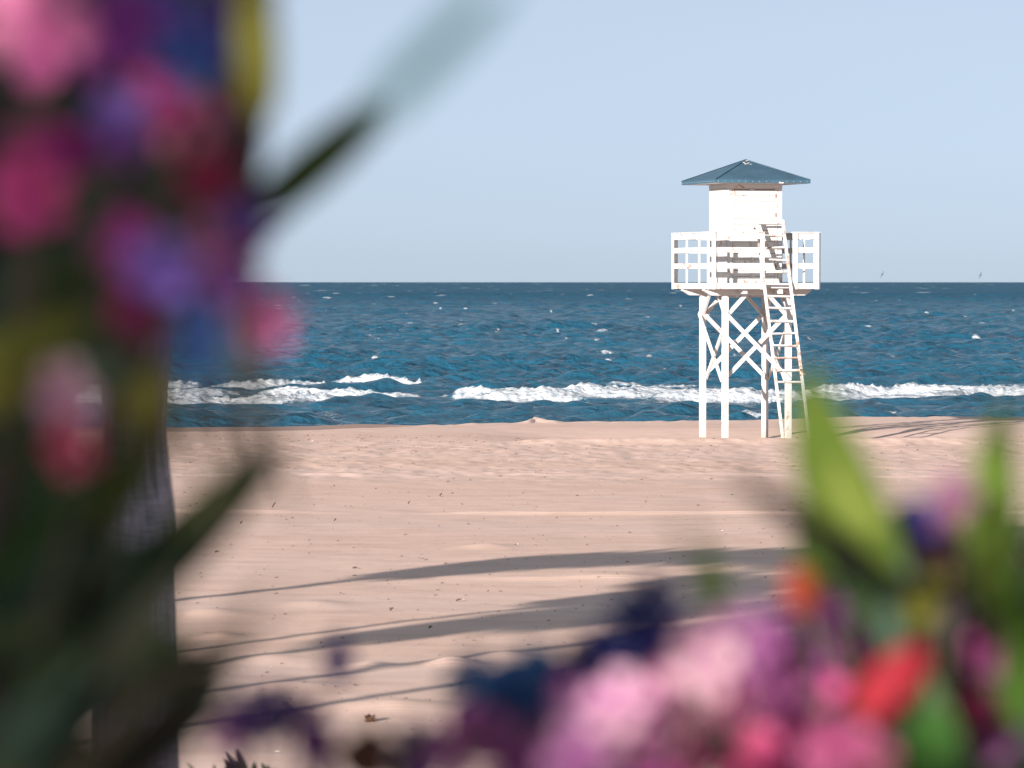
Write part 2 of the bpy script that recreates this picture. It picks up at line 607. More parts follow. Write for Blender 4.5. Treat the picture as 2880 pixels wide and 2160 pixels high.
# ------------------------------------------------------------------ sea
SEA = -1.0
HS = CAM_Z - SEA
parts = [np.arange(93, 175, 0.2)]
y0, st = 175.0, 0.22
seq = []
while y0 < 60000:
    seq.append(y0)
    st = max(st, 0.22 + (y0 - 175) * 0.0016 if y0 < 1500 else y0 * 0.004)
    y0 += st
rows = np.concatenate([parts[0], np.array(seq)])
cols = columns(560, 10, 8)
S = np.maximum(rows, 90.0) * 0.152
xs = cols[None, :] * S[:, None]
ys = np.repeat(rows[:, None], len(cols), 1)
dy = np.gradient(rows)
dx = S * 2 / 560
res = np.maximum(dy * 0.8, dx)[:, None]
zs = np.zeros_like(xs)
shal = sstep(230, 120, ys)
for k in range(64):
    lam = 0.7 * (16.0 / 0.7) ** ((k + RNG.random()) / 64)
    th = RNG.normal(0, 0.55)
    kx, ky = 2 * math.pi / lam * math.sin(th), 2 * math.pi / lam * math.cos(th)
    amp = 0.0215 * lam ** 0.42
    fade = np.clip(lam / (2.6 * res) - 0.6, 0, 1)
    ph = RNG.random() * 6.28
    arg = kx * xs + ky * ys + ph + 0.8 * np.sin(xs * 0.021 * (1 + k % 3) + ys * 0.013 + k)
    s_ = np.sin(arg)
    zs += amp * fade * (1.0 + 0.15 * s_) * s_
# wave groups: calmer and rougher patches
zs *= (0.5 + 0.8 * fbm(xs * 0.02, ys * 0.012, 61, 3)) * (1 - 0.3 * sstep(110, 130, ys) * sstep(185, 160, ys))
far_swell = sstep(500, 1800, ys)
zs += far_swell * 0.55 * (fbm(xs * 0.05, ys * 0.010, 71, 3, 0.6) - 0.5)
foam = np.zeros_like(xs)


def dist_of(Y, crest_h=0.0):
    return (HS - crest_h) * F / (Y - 793)


# breaking waves: (X0, X1, Y crest at X0, Y crest at X1, height m, foam depth in front m, strength)
BREAK = [
    (915, 1250, 1062, 1066, 0.50, 2.6, 1.0),
    (560, 1045, 1085, 1082, 0.30, 2.6, 0.95),
    (120, 600, 1090, 1086, 0.30, 2.6, 0.9),
    (680, 1130, 1103, 1110, 0.26, 2.2, 0.95),
    (140, 700, 1104, 1106, 0.20, 2.0, 0.8),
    (100, 980, 1126, 1122, 0.30, 2.0, 1.0),
    (960, 1330, 1124, 1120, 0.16, 1.2, 0.62),
    (1240, 1660, 1114, 1118, 0.28, 2.3, 0.95),
    (1475, 1640, 1091, 1100, 0.34, 2.0, 0.95),
    (1540, 2140, 1112, 1113, 0.32, 2.3, 0.95),
    (1660, 2000, 1092, 1094, 0.14, 1.2, 0.42),
    (1800, 2420, 1119, 1113, 0.28, 2.2, 1.0),
    (2240, 2990, 1094, 1092, 0.42, 3.2, 1.0),
    (2260, 2760, 1117, 1119, 0.20, 2.0, 0.85),
    (2600, 3050, 1112, 1106, 0.22, 2.2, 0.9),
    (660, 790, 1066, 1068, 0.22, 0.8, 0.62),
    (1010, 1090, 1172, 1170, 0.16, 0.6, 0.7),
    (860, 1000, 1190, 1189, 0.12, 0.9, 0.8),
    (1225, 1360, 1186, 1188, 0.12, 0.5, 0.62),
    (2030, 2250, 1176, 1178, 0.24, 0.5, 0.52),
    (2400, 2600, 1168, 1170, 0.22, 0.3, 0.25),
    (1150, 1280, 1062, 1075, 0.35, 0.2, -1),
    (560, 900, 1048, 1050, 0.35, 0.2, -1),
    (1500, 1700, 1166, 1168, 0.22, 0.2, -1),
    (2440, 2700, 1150, 1150, 0.20, 0.2, -1),
]
for bi, (X0, X1, Y0, Y1, hh, dep, st) in enumerate(BREAK):
    d0, d1 = dist_of(Y0, hh), dist_of(Y1, hh)
    xa, xb = (X0 - 1440) / F * d0, (X1 - 1440) / F * d1
    dm, wx = (d0 + d1) / 2, xb - xa
    r0, r1 = np.searchsorted(rows, dm - 12), np.searchsorted(rows, dm + 16)
    x, y = xs[r0:r1], ys[r0:r1]
    u = (x - xa) / wx
    line = d0 + (d1 - d0) * np.clip(u, 0, 1) + 1.8 * (fbm(x * 0.35, x * 0, 80 + bi, 3) - 0.5)
    line = line - (0.5 - np.clip(u, 0, 1)) ** 2 * 1.2
    te = max(0.10, 1.1 / wx)
    env = sstep(-0.03, te, u + 0.06 * (vnoise(x * 2, y * .5, bi) - .5)) * sstep(1.03, 1 - te, u + 0.06 * (vnoise(x * 2, y * .5, bi + 7) - .5))
    t_ = y - line
    prof = np.where(t_ < 0, np.exp(-(t_ / 0.75) ** 2), np.exp(-(t_ / 2.6) ** 2))
    hv = 0.95 * hh * env * (0.75 + 0.5 * vnoise(x * 0.7, x * 0, 90 + bi))
    lump = fbm(x * 4.5, y * 2.4, 120 + bi, 3, 0.75)
    zone = env * sstep(-dep * (0.9 + 0.7 * vnoise(x * .8, x * 0, 140 + bi)), -dep * 0.2, t_) * sstep(0.9, 0.0, t_)
    zs[r0:r1] = zs[r0:r1] * (1 - 0.5 * env * np.exp(-(t_ / 3) ** 2)) + hv * prof
    if st > 0:
        zs[r0:r1] += zone * (lump - 0.42) * 0.20 * min(1, hh / 0.3)
        zs[r0:r1] += zone * 0.10 * sstep(-dep, 0, t_)
        spike = np.maximum(fbm(x * 6, y * 2, 150 + bi, 2) - 0.55, 0) * zone * np.exp(-(t_ / 0.5) ** 2)
        zs[r0:r1] += 0.5 * spike * hh / 0.4
        foam[r0:r1] = np.maximum(foam[r0:r1], zone * (0.35 + 0.45 * st) * (0.75 + 0.5 * lump))
        # thin streaks left behind the wave
        back = env * sstep(0, 0.6, t_) * sstep(6, 1, t_) * 0.40
        foam[r0:r1] = np.maximum(foam[r0:r1], back * (0.4 + 1.0 * vnoise(x * .5, y * .5, 160 + bi)))

# white caps out to the horizon: place each where the water is, longer along the crest
caps = [(925, 846, 1.35, 1.0), (905, 818, 1.3, .6), (1238, 832, .8, .7), (1140, 874, .9, .7), (1620, 880, .9, .8), (1065, 822, .8, .5), (2700, 870, 1.1, .9), (2720, 894, .9, .8), (2590, 822, .9, 1), (2325, 838, .9, .8), (2295, 862, .8, .9), (1310, 1030, .75, .9), (1345, 1014, .4, .6), (1700, 997, .6, .5), (2790, 852, .8, .7), (1185, 812, .5, .5), (860, 803, .7, .7), (1500, 812, .5, .6), (1690, 814, .5, .8), (1850, 852, .6, .6), (1215, 930, .5, .5), (920, 940, .4, .5), (2780, 972, .5, .5), (2260, 828, .5, .7), (2060, 895, .5, .6)]
for k in range(800):
    Yp = 795 + 170 * RNG.random() ** 2.6
    caps.append((RNG.uniform(-250, 3130), Yp, 0.16 + 0.5 * RNG.random() ** 3, 0.5 + 0.5 * RNG.random()))
for k in range(60):
    caps.append((RNG.uniform(-250, 3130), RNG.uniform(930, 1060), 0.12 + 0.16 * RNG.random(), 0.3 + 0.3 * RNG.random()))
for ci, (X, Y, size, st) in enumerate(caps):
    size *= 0.8
    d = dist_of(Y, 0.2)
    if d > 30000:
        continue
    xc = (X - 1440) / F * d
    # sizes in metres grow where only the largest crests show
    sx = 1.5 * size * max(1.0, d / 400.0)
    sy = max(0.5, 0.5 * size) + 1.1 * dy[min(np.searchsorted(rows, d), len(rows) - 1)]
    hgt = size * 0.15 * max(1.0, d / 420.0) ** 0.8
    r0, r1 = np.searchsorted(rows, d - 3 * sy), np.searchsorted(rows, d + 3 * sy) + 1
    sc_ = d * 0.152
    j0 = int(np.clip(np.searchsorted(cols, (xc - 3 * sx) / sc_), 0, len(cols) - 1))
    j1 = int(np.clip(np.searchsorted(cols, (xc + 3 * sx) / sc_) + 1, 1, len(cols)))
    if j1 - j0 < 2 or r1 - r0 < 2:
        continue
    x, y = xs[r0:r1, j0:j1], ys[r0:r1, j0:j1]
    ty = (y - d - 0.4 * sx * (vnoise((x - xc) / sx * 1.5, x * 0, ci) - .5)) / sy
    tx = (x - xc) / sx
    g = np.exp(-tx ** 2 - ty ** 2)
    zs[r0:r1, j0:j1] += hgt * g * (0.6 + 0.8 * vnoise(x / sx * 3, y / sy, ci))
    foam[r0:r1, j0:j1] = np.maximum(foam[r0:r1, j0:j1], sstep(0.15, 0.85, g) * (0.3 + 0.6 * st) * (0.6 + 0.8 * vnoise(x / sx * 4, y / sy * 2, ci + 5)))
zs += SEA
grid_object('sea', xs, ys, zs, M['sea'], {'foam': foam, 'shallow': shal, 'far': sstep(150, 1300, ys)})

# ------------------------------------------------------------------ lifeguard tower (local frame: x along the front, y backwards)
tower = empty('lifeguard_tower', (TX, TY, 0.0), 'white wooden lifeguard tower with a dark teal pyramid roof on four tall braced legs', 'lifeguard tower', rz=TROT)
Q = 0.75                       # half spacing of legs
LW = 0.122
ZB, ZD = 3.20, 3.36            # beam bottom, deck underside
LEGS = [(-Q, -Q), (Q, -Q), (Q, Q), (-Q, Q)]
for (lx, ly) in LEGS:
    g = MB()
    g.box((lx - LW / 2, ly - LW / 2, -0.45), (lx + LW / 2, ly + LW / 2, ZB if ly > 0 else ZB))
    g.build('leg', M['paint'], tower)


def prism(g, prof, y0, y1):
    n_ = len(prof)
    g.add([(x, y0, z) for x, z in prof] + [(x, y1, z) for x, z in prof],
          [tuple(range(n_)), tuple(range(2 * n_ - 1, n_ - 1, -1))] + [(i, i + n_, (i + 1) % n_ + n_, (i + 1) % n_) for i in range(n_)])


for ly in (-Q, Q):
    g = MB()
    a, c = -1.27 + (0.02 if ly > 0 else 0), 1.26
    prism(g, [(a, ZD), (a, ZD - 0.05), (a + 0.18, ZB), (c - 0.12, ZB), (c, ZD - 0.06), (c, ZD)], ly - 0.07, ly + 0.07)
    g.build('beam', M['paint'], tower)
for lx in (-0.42, 0.42):
    g = MB()
    g.box((lx - 0.05, -1.15, ZD - 0.12), (lx + 0.05, -Q - 0.073, ZD))
    g.box((lx - 0.05, -Q + 0.073, ZB - 0.05), (lx + 0.05, Q - 0.073, ZD))
    g.box((lx - 0.05, Q + 0.073, ZD - 0.12), (lx + 0.05, 1.15, ZD))
    g.build('joist', M['paint'], tower)
# diagonal crosses and knee braces on the four faces
for fi in range(4):
    ang = fi * math.pi / 2
    rot = Matrix.Rotation(ang, 3, 'Z')
    o_ = Q + LW / 2
    for s, off in ((1, 0.024), (-1, -0.024)):
        off = o_ + 0.022 if s > 0 else o_ - LW - 0.022
        a = rot @ Vector((-s * (Q + 0.02), -off, 2.80))
        b_ = rot @ Vector((s * (Q + 0.02), -off, 1.30))
        g = MB()
        g.bar(a, b_, 0.088, 0.04, rot @ Vector((0, 1, 0)))
        g.build('cross_brace', M['paint'], tower)
        a = rot @ Vector((s * (Q - 0.01), -Q + s * 0.010, 2.72))
        b_ = rot @ Vector((s * (Q - 0.56), -Q + s * 0.010, 3.30))
        g = MB()
        g.bar(a, b_, 0.085, 0.05, rot @ Vector((0, 1, 0)))
        g.build('knee_brace', M['paint'], tower)
# deck of planks
P = 1.265
g = MB()
for k in range(18):
    y_ = -P + 0.035 + k * 0.1375
    g.box((-P + 0.03, y_, ZD + 0.001), (P - 0.03, y_ + 0.128, ZD + 0.10))
g.build('deck', M['paint_worn'], tower)


def railing(x0, x1, rot, posts, balusters, worn):
    """one run of railing along the rotated front edge"""
    mtx = Matrix.Rotation(rot, 4, 'Z')

    def put(g, lo, hi):
        h = MB()
        h.box(lo, hi)
        g.add([mtx @ Vector(p) for p in h.v], h.f)
    g = MB()
    for (z0, z1) in ((4.452, 4.585), (4.150, 4.268), (3.800, 3.916), (3.345, 3.475)):
        put(g, (x0, -P - 0.030, z0), (x1, -P + 0.002, z1))
    if x0 > 0:
        put(g, (x1 - 0.10, -P + 0.0021, 3.35), (x1 - 0.04, -P + 0.030, 4.58))
    ra_ = g.build('railing', M[worn], tower)
    g = MB()
    put(g, (x0 - 0.01, -P - 0.062, 4.587), (x1 + 0.01, -P + 0.050, 4.612))
    g.build('cap_rail', M['paint_peeling'], ra_)
    for px, pw in posts:
        g = MB()
        put(g, (px - pw / 2, -P - 0.056, 3.338), (px + pw / 2, -P - 0.0325, 4.586))
        g.build('post', M['paint'], ra_)
    for px in balusters:
        g = MB()
        put(g, (px - 0.030, -P + 0.005, 3.40), (px + 0.030, -P + 0.032, 4.584))
        g.build('baluster', M['paint'], ra_)


railing(-P, -0.03, 0, [(-P + 0.045, 0.085), (-0.075, 0.09)], [], 'paint')
railing(0.655, P, 0, [(0.70, 0.105), (P - 0.045, 0.09)], [], 'paint')
Pp = P + 0.058
railing(-P, P, -math.pi / 2, [(-P + 0.06, 0.10), (P - 0.06, 0.10)], [-0.42, 0.42], 'paint_worn')       # facing the sun
railing(-P, P, math.pi / 2, [(-P + 0.06, 0.10), (P - 0.06, 0.10)], [-0.42, 0.42], 'paint')
railing(-P, P, math.pi, [(-P + 0.06, 0.10), (P - 0.06, 0.10)], [-0.42, 0.42], 'paint')

# hut
H = 0.622
Z0, Z1 = ZD + 0.101, 5.70
g = MB()
g.box((-H, -H, Z0), (H, H, Z1))
hut = g.build('hut', M['paint'], tower)
# corner trims and head board, each 14 mm proud of the wall
g = MB()
for sx in (-1, 1):
    for sy in (-1, 1):
        cx, cy = sx * H, sy * H
        g.box((min(cx - sx * 0.085, cx + sx * 0.014), min(cy, cy + sy * 0.014) + 0.0005 * sy, Z0), (max(cx - sx * 0.085, cx + sx * 0.014), max(cy, cy + sy * 0.014) + 0.0005 * sy, Z1 - 0.11))
        g.box((min(cx, cx + sx * 0.0135), min(cy - sy * 0.085, cy - sy * 0.001), Z0), (max(cx, cx + sx * 0.0135), max(cy - sy * 0.085, cy - sy * 0.001), Z1 - 0.11))
g.box((-H - 0.02, -H - 0.020, Z1 - 0.108), (H + 0.02, -H - 0.0005, Z1 - 0.002))
g.box((-H - 0.02, H + 0.0005, Z1 - 0.108), (H + 0.02, H + 0.02, Z1 - 0.002))
g.box((-H - 0.02, -H, Z1 - 0.108), (-H - 0.0005, H, Z1 - 0.002))
g.box((H + 0.0005, -H, Z1 - 0.108), (H + 0.02, H, Z1 - 0.002))
g.build('trim', M['paint'], hut)
# door of horizontal boards on the right, boarded leaf on the left
for (xa, xb, nm) in ((-0.525, -0.105, 'door'), (-0.075, 0.525, 'door')):
    g = MB()
    n_ = 16
    hh = (Z1 - 0.13 - Z0 - 0.05) / n_
    fr_ = 0.055 if xa > -0.2 else 0.02
    bk = MB()
    bk.box((xa, -H - 0.008, Z0 + 0.03), (xb, -H - 0.0008, Z1 - 0.125))
    g.box((xa, -H - 0.024, Z0 + 0.03), (xa + fr_, -H - 0.0083, Z1 - 0.125))
    g.box((xb - fr_, -H - 0.024, Z0 + 0.03), (xb, -H - 0.0083, Z1 - 0.125))
    for k in range(n_):
        z_ = Z0 + 0.035 + k * hh
        g.box((xa + fr_ + 0.006, -H - 0.020, z_ + 0.006), (xb - fr_ - 0.006, -H - 0.0083, z_ + hh - 0.006))
    d_ = g.build(nm, M['paint'], hut)
    bk.build('backing_board', M['bare'], d_)
    g = MB()
    if xa > -0.2:
        g.tube([(xa + 0.035, -H - 0.024, 4.70), (xa + 0.035, -H - 0.055, 4.70), (xa + 0.035, -H - 0.062, 4.70)], [0.012, 0.02, 0.014], 10)
        g.build('knob', M['knob'], d_)
        for z_ in (3.8, 4.95, 5.38):
            g = MB()
            g.box((xb - 0.05, -H - 0.029, z_), (xb - 0.02, -H - 0.0245, z_ + 0.09))
            g.build('hinge', M['rust'], d_)
g = MB()
g.box((-0.098, -H - 0.030, Z0), (-0.082, -H - 0.0008, Z1 - 0.115))
g.build('door_stop', M['paint'], hut)
# shutter panel with frame on the side that faces the sun and on the far side
for s in (-1, 1):
    g = MB()
    xa = s * H
    lo, hi = (xa - 0.012, xa - 0.0008) if s < 0 else (xa + 0.0008, xa + 0.012)
    g.box((lo, -0.46, 3.75), (hi, 0.46, 5.50))
    pn = g.build('shutter', M['paint'], hut)
    g = MB()
    l2, h2 = (xa - 0.026, xa - 0.0008) if s < 0 else (xa + 0.0008, xa + 0.026)
    for (a, b_, c, d) in ((-0.535, -0.463, 3.68, 5.585), (0.463, 0.535, 3.68, 5.585)):
        g.box((l2, a, c), (h2, b_, d))
    g.box((l2, -0.462, 5.503), (h2, 0.462, 5.585))
    g.box((l2, -0.462, 3.68), (h2, 0.462, 3.747))
    g.build('shutter_frame', M['paint'], pn)
# weathered plinth board
g = MB()
g.box((-H - 0.016, -H - 0.034, Z0), (H + 0.016, -H - 0.0255, Z0 + 0.10))
g.build('plinth_board', M['paint_peeling'], hut)
# roof
E = 1.128
g = MB()
za, zb, zc = 5.695, 5.775, 6.245
vs = [(-E, -E, za), (E, -E, za), (E, E, za), (-E, E, za), (-E, -E, zb), (E, -E, zb), (E, E, zb), (-E, E, zb), (0, 0, zc)]
fs = [(0, 1, 5, 4), (1, 2, 6, 5), (2, 3, 7, 6), (3, 0, 4, 7), (4, 5, 8), (5, 6, 8), (6, 7, 8), (7, 4, 8)]
g.add(vs, fs)
roof = g.build('roof', M['roof'], tower)
g = MB()
g.add([(-E + 0.01, -E + 0.01, za + 0.004), (E - 0.01, -E + 0.01, za + 0.004), (E - 0.01, E - 0.01, za + 0.004), (-E + 0.01, E - 0.01, za + 0.004)], [(0, 3, 2, 1)])
g.build('soffit', M['paint'], roof)
g = MB()
for k in range(4):
    d = Vector(((-1, -1), (1, -1), (1, 1), (-1, 1))[k] + (0,))
    a = Vector((0, 0, zc + 0.008))
    b_ = Vector((d.x * E, d.y * E, zb + 0.008))
    g.bar(a, b_, 0.055, 0.006, (0, 0, 1))
g.build('ridge_cap', M['roof'], roof)
# bird-white chips by the ridge and nails on the fascia
g = MB()
for k in range(9):
    u, v_ = random.uniform(-0.12, 0.10), random.uniform(-0.30, -0.06)
    zz = zc + (zc - zb) / E * v_ + 0.012
    g.box((u - 0.02, v_ - 0.012, zz - 0.004), (u + 0.02, v_ + 0.012, zz + 0.004))
for k in range(14):
    u = -E + 0.08 + k * (2 * E - 0.16) / 13
    g.box((u - 0.006, -E - 0.004, za + 0.032), (u + 0.006, -E - 0.0005, za + 0.042))
    g.box((-E - 0.004, u - 0.006, za + 0.032), (-E - 0.0005, u + 0.006, za + 0.042))
g.box((0.38, -E - 0.005, za - 0.002), (0.49, -E - 0.0005, za + 0.02))
g.build('nail', M['paint'], roof)['kind'] = 'stuff'

# ladder leaning through the gap in the railing
vt, vb, zt = -0.84, -2.56, 4.88
la = MB()


def lad(z):
    return vt + (vb - vt) * (zt - z) / zt


strs = []
for sx in (-0.045, 0.575):
    g = MB()
    bot = -0.45
    g.bar((sx, lad(bot), bot), (sx, lad(zt), zt), 0.085, 0.042, (1, 0, 0))
    strs.append(g)
ladder = strs[0].build('ladder', M['paint_peeling'], tower)
strs[1].build('stringer', M['paint_peeling'], ladder)
for i, Y in enumerate((627, 663, 697, 731, 765, 800, 834, 867, 904, 938, 972, 1006, 1041, 1073)):
    z = 3.5 - (Y - 793) / 127.0
    g = MB()
    tl = random.uniform(-0.012, 0.012)
    g.bar((-0.022, lad(z), z - tl), (0.552, lad(z), z + tl), 0.036 if i % 4 else 0.05, 0.062, (0, 1, -0.35))
    g.build('rung', M['paint_peeling' if i > 6 else 'paint_worn'], ladder)
g = MB()
for k in range(6):
    p = Vector((0.575 + random.uniform(-.05, .04), lad(1.55) - 0.05, 1.55 + random.uniform(-.09, .06)))
    g.bar(p, p + Vector((random.uniform(-.05, .06), -0.02, random.uniform(-.05, .05))), 0.03, 0.02, (0, 1, 0))
g.build('bracket', M['rust'], ladder)

# ------------------------------------------------------------------ plants
random.seed(21)
G_DARK, G_MID, G_LIT, G_YEL = (0.070, 0.120, 0.080), (0.045, 0.085, 0.022), (0.13, 0.21, 0.04), (0.20, 0.20, 0.035)
PINK, PALE, MAG, SHADE_PUR, SHADE_VIO, RED, HOT, SAL = (0.78, 0.20, 0.42), (0.88, 0.52, 0.66), (0.50, 0.055, 0.23), (0.26, 0.055, 0.30), (0.050, 0.105, 0.33), (0.72, 0.045, 0.075), (0.82, 0.13, 0.30), (0.75, 0.28, 0.36)  # purple and violet tones stand for pink petals in shade
TOCAM = Vector((0, -1, 0.05))


def jit(a):
    return Vector((random.uniform(-a, a), random.uniform(-a, a), random.uniform(-a, a)))


def flower(parent, X, Y, d, rpx, col, face=None, tilt=0.45, base=None):
    """five petals round a short throat"""
    keep = random.getstate()
    random.seed(X * 7919 + Y)
    c = at(X, Y, d)
    rad = rpx / F * d
    nz = (face or (TOCAM + jit(tilt))).normalized()
    ax = nz.cross(Vector((0.3, 0.2, 0.9))).normalized()
    ay = nz.cross(ax)
    g = MB()
    ph = random.uniform(0, 6.28)
    for k in range(5):
        q = ph + k * 2 * math.pi / 5
        dr = ax * math.cos(q) + ay * math.sin(q)
        sd = nz.cross(dr)
        vs, fs = [], []
        nU, nV = 7, 5
        sc_ = random.uniform(0.88, 1.08)
        cup = random.uniform(0.05, 0.32)
        tone = random.uniform(0.72, 1.15)
        hue = random.uniform(0.8, 1.2)
        pc = []
        for i in range(nU):
            s = i / (nU - 1)
            hw = rad * 0.46 * (s ** 0.85) * math.sqrt(max(0.0, 1 - max(0, (s - 0.62) / 0.40) ** 2)) + rad * 0.05
            for j in range(nV):
                v_ = j / (nV - 1) * 2 - 1
                p = c + dr * (rad * (0.06 + 0.94 * s) * sc_) + sd * (hw * v_) + nz * (rad * (cup * (s ** 1.5) * (1 - s * 0.55) + 0.10 * v_ * v_ * s - 0.10 * (1 - s) + 0.05 * v_ * s))
                vs.append(p)
                e = tone * (0.62 + 0.5 * s) * (1 - 0.18 * abs(v_) * (i % 2))
                pc.append((min(.9, col[0] * e), min(.9, col[1] * e * hue * (0.7 + 0.45 * s)), min(.9, col[2] * e)))
        for i in range(nU - 1):
            for j in range(nV - 1):
                a = i * nV + j
                fs.append((a, a + 1, a + nV + 1, a + nV))
        g.add(vs, fs)
        g.c[-len(vs):] = pc
    b_ = c - nz * (rad * 0.75)
    g.tube([b_, c - nz * (rad * 0.3), c - nz * (rad * 0.06)], [rad * 0.05, rad * 0.09, rad * 0.15], 8, tuple(x * 0.75 for x in col))
    o = g.build('flower', M['petal'], parent, True)
    st = MB()
    tgt = base or (c + Vector((random.uniform(-.03, .03), 0.03, -0.12)))
    st.tube([b_ + nz * 0.002, (b_ + tgt) / 2 + jit(0.006), tgt], [0.0016, 0.002, 0.0028], 6)
    st.build('stalk', M['twig'], o, True)
    random.setstate(keep)
    return o


def bud(parent, p0, p1, d, wpx, col):
    a, b_ = at(*p0, d), at(*p1, d)
    w_ = wpx / F * d / 2
    g = MB()
    n_ = 9
    pts = [a.lerp(b_, i / n_) for i in range(n_ + 1)]
    rad = [w_ * (0.25 + 0.75 * math.sin(math.pi * min(1, (i / n_) * 0.85 + 0.12)) ** 0.7) for i in range(n_ + 1)]
    rad[-1] *= 0.35
    g.tube(pts, rad, 12, col)
    o = g.build('bud', M['petal'], parent, True)
    s = MB()
    s.tube([a, a + (a - b_).normalized() * 0.03 + Vector((0, 0.01, -0.01)), a + (a - b_).normalized() * 0.05 + Vector((0, 0.02, -0.06))], [0.003, 0.002, 0.0025], 6)
    s.build('stalk', M['twig'], o, True)
    return o


def lf(parent, p0, p1, d, wpx, col, d2=None, nrm=None, bend=0.05, fold=0.25, twist=0.0, blunt=0.0):
    g = MB()
    dd = d2 or d
    g.leaf(at(*p0, d), at(*p1, dd), wpx / F * (d + dd) / 2, nrm or (TOCAM + jit(0.25)), bend, fold, col, 10, twist, blunt)
    return g.build('leaf', M['leaf'], parent, True)


def foliage(parent, regions, name='foliage'):
    """leaves in whorls along shoots that fill each region: (polygon box, depth range, count, palette, direction)"""
    g = MB()
    for (x0, x1, y0, y1, d0, d1, n_, pal, direc, L) in regions:
        for k in range(n_):
            d = random.uniform(d0, d1)
            X, Y = random.uniform(x0, x1), random.uniform(y0, y1)
            p = at(X, Y, d)
            an = math.radians(direc + random.uniform(-42, 42))
            le = random.uniform(0.75, 1.2) * L
            v_ = Vector((math.cos(an), random.uniform(-0.5, 0.5), math.sin(an))).normalized() * le
            c = random.choice(pal)
            k_ = random.uniform(0.75, 1.25)
            g.leaf(p - v_ / 2, p + v_ / 2, le * random.uniform(0.16, 0.22), TOCAM + jit(0.9), random.uniform(-.05, .15), 0.25, tuple(x * k_ for x in c), 7, random.uniform(-.5, .5))
    return g.build(name, M['leaf'], parent, True)


def stems(parent, paths):
    for pts, r0, r1 in paths:
        g = MB()
        P_ = [Vector(p) for p in pts]
        n_ = 12
        out = []
        for i in range(n_ + 1):
            s = i / n_ * (len(P_) - 1)
            k = min(int(s), len(P_) - 2)
            out.append(P_[k].lerp(P_[k + 1], s - k) + jit(0.004))
        g.tube(out, [r0 + (r1 - r0) * i / n_ for i in range(n_ + 1)], 8)
        g.build('stem', M['twig'], parent, True)


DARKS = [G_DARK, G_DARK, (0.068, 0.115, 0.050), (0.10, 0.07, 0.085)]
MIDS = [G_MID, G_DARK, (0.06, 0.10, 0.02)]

# --- left bush, right in front of the camera
D = 2.35
LB = Vector((-0.36, 2.75, 1.9))
lb = empty('flowering_bush', (0, 0, 0), 'tall blurred pink flowering bush with dark leaves in front of the palm trunk', 'bush', 'flowering bushes in front of the camera')
stems(lb, [((LB, at(150, 2300, 2.7), at(240, 1500, 2.6), at(330, 1000, 2.55), at(450, 500, 2.5), at(560, 120, 2.5)), 0.013, 0.005),
           ((LB, at(120, 2200, 2.65), at(380, 1250, 2.55), at(560, 820, 2.5), at(640, 640, 2.45)), 0.011, 0.0045),
           ((LB, at(-60, 2000, 2.6), at(40, 1100, 2.5), at(90, 600, 2.45), at(120, 150, 2.4)), 0.012, 0.005),
           ((LB, at(100, 2300, 2.6), at(300, 2050, 2.5), at(560, 1800, 2.45)), 0.010, 0.004)])
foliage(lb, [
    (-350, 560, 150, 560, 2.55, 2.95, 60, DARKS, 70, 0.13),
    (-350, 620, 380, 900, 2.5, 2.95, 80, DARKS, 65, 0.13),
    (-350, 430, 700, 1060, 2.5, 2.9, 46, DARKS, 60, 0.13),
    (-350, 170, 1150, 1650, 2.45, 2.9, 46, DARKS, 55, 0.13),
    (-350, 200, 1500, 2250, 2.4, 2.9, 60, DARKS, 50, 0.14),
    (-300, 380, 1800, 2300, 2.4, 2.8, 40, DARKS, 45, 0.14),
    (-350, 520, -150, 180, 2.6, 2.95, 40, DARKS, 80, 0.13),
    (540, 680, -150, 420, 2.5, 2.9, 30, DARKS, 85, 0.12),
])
# single leaves that read on their own
lf(lb, (620, 700), (790, 480), 2.40, 105, G_DARK, 2.35)
lf(lb, (700, 620), (1105, 275), 2.40, 132, (0.040, 0.068, 0.020), 2.25, blunt=0.35)
lf(lb, (1030, 340), (1400, -30), 1.6, 92, (0.20, 0.50, 0.48), 1.45, fold=0.1, blunt=0.6)
lf(lb, (735, 360), (712, -140), 2.28, 120, G_YEL, 2.22, blunt=0.5)
lf(lb, (690, 300), (660, -40), 2.42, 80, (0.16, 0.15, 0.05), 2.4)
lf(lb, (640, 680), (740, 250), 2.45, 90, (0.045, 0.035, 0.025), 2.45)
lf(lb, (560, 520), (690, 330), 2.5, 80, G_DARK, 2.5)
lf(lb, (-120, 1050), (250, 890), 2.25, 130, (0.13, 0.14, 0.03), 2.25, blunt=0.3)
lf(lb, (-150, 1190), (130, 1000), 2.3, 130, (0.14, 0.15, 0.03), 2.25)
lf(lb, (400, 1260), (440, 1010), 2.4, 120, (0.105, 0.105, 0.018), 2.4, blunt=0.3)
lf(lb, (250, 1500), (470, 1180), 2.4, 110, (0.045, 0.062, 0.015), 2.4)
lf(lb, (300, 1100), (260, 960), 2.4, 100, G_DARK)
lf(lb, (200, 1850), (800, 1235), 2.55, 185, (0.022, 0.042, 0.022), 2.45, blunt=0.2)
lf(lb, (480, 1500), (690, 1320), 2.2, 60, (0.025, 0.032, 0.012), 2.1)
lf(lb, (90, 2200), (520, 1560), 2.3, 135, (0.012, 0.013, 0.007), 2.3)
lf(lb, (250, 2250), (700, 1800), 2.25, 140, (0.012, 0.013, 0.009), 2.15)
lf(lb, (380, 2080), (760, 1660), 1.75, 75, (0.018, 0.018, 0.010), 1.6)
lf(lb, (330, 2200), (640, 1930), 2.4, 120, (0.010, 0.022, 0.022), 2.35)
lf(lb, (-100, 2250), (330, 1800), 2.3, 140, G_DARK, 2.3)
lf(lb, (-80, 1700), (250, 1330), 2.35, 120, (0.025, 0.055, 0.018), 2.35)
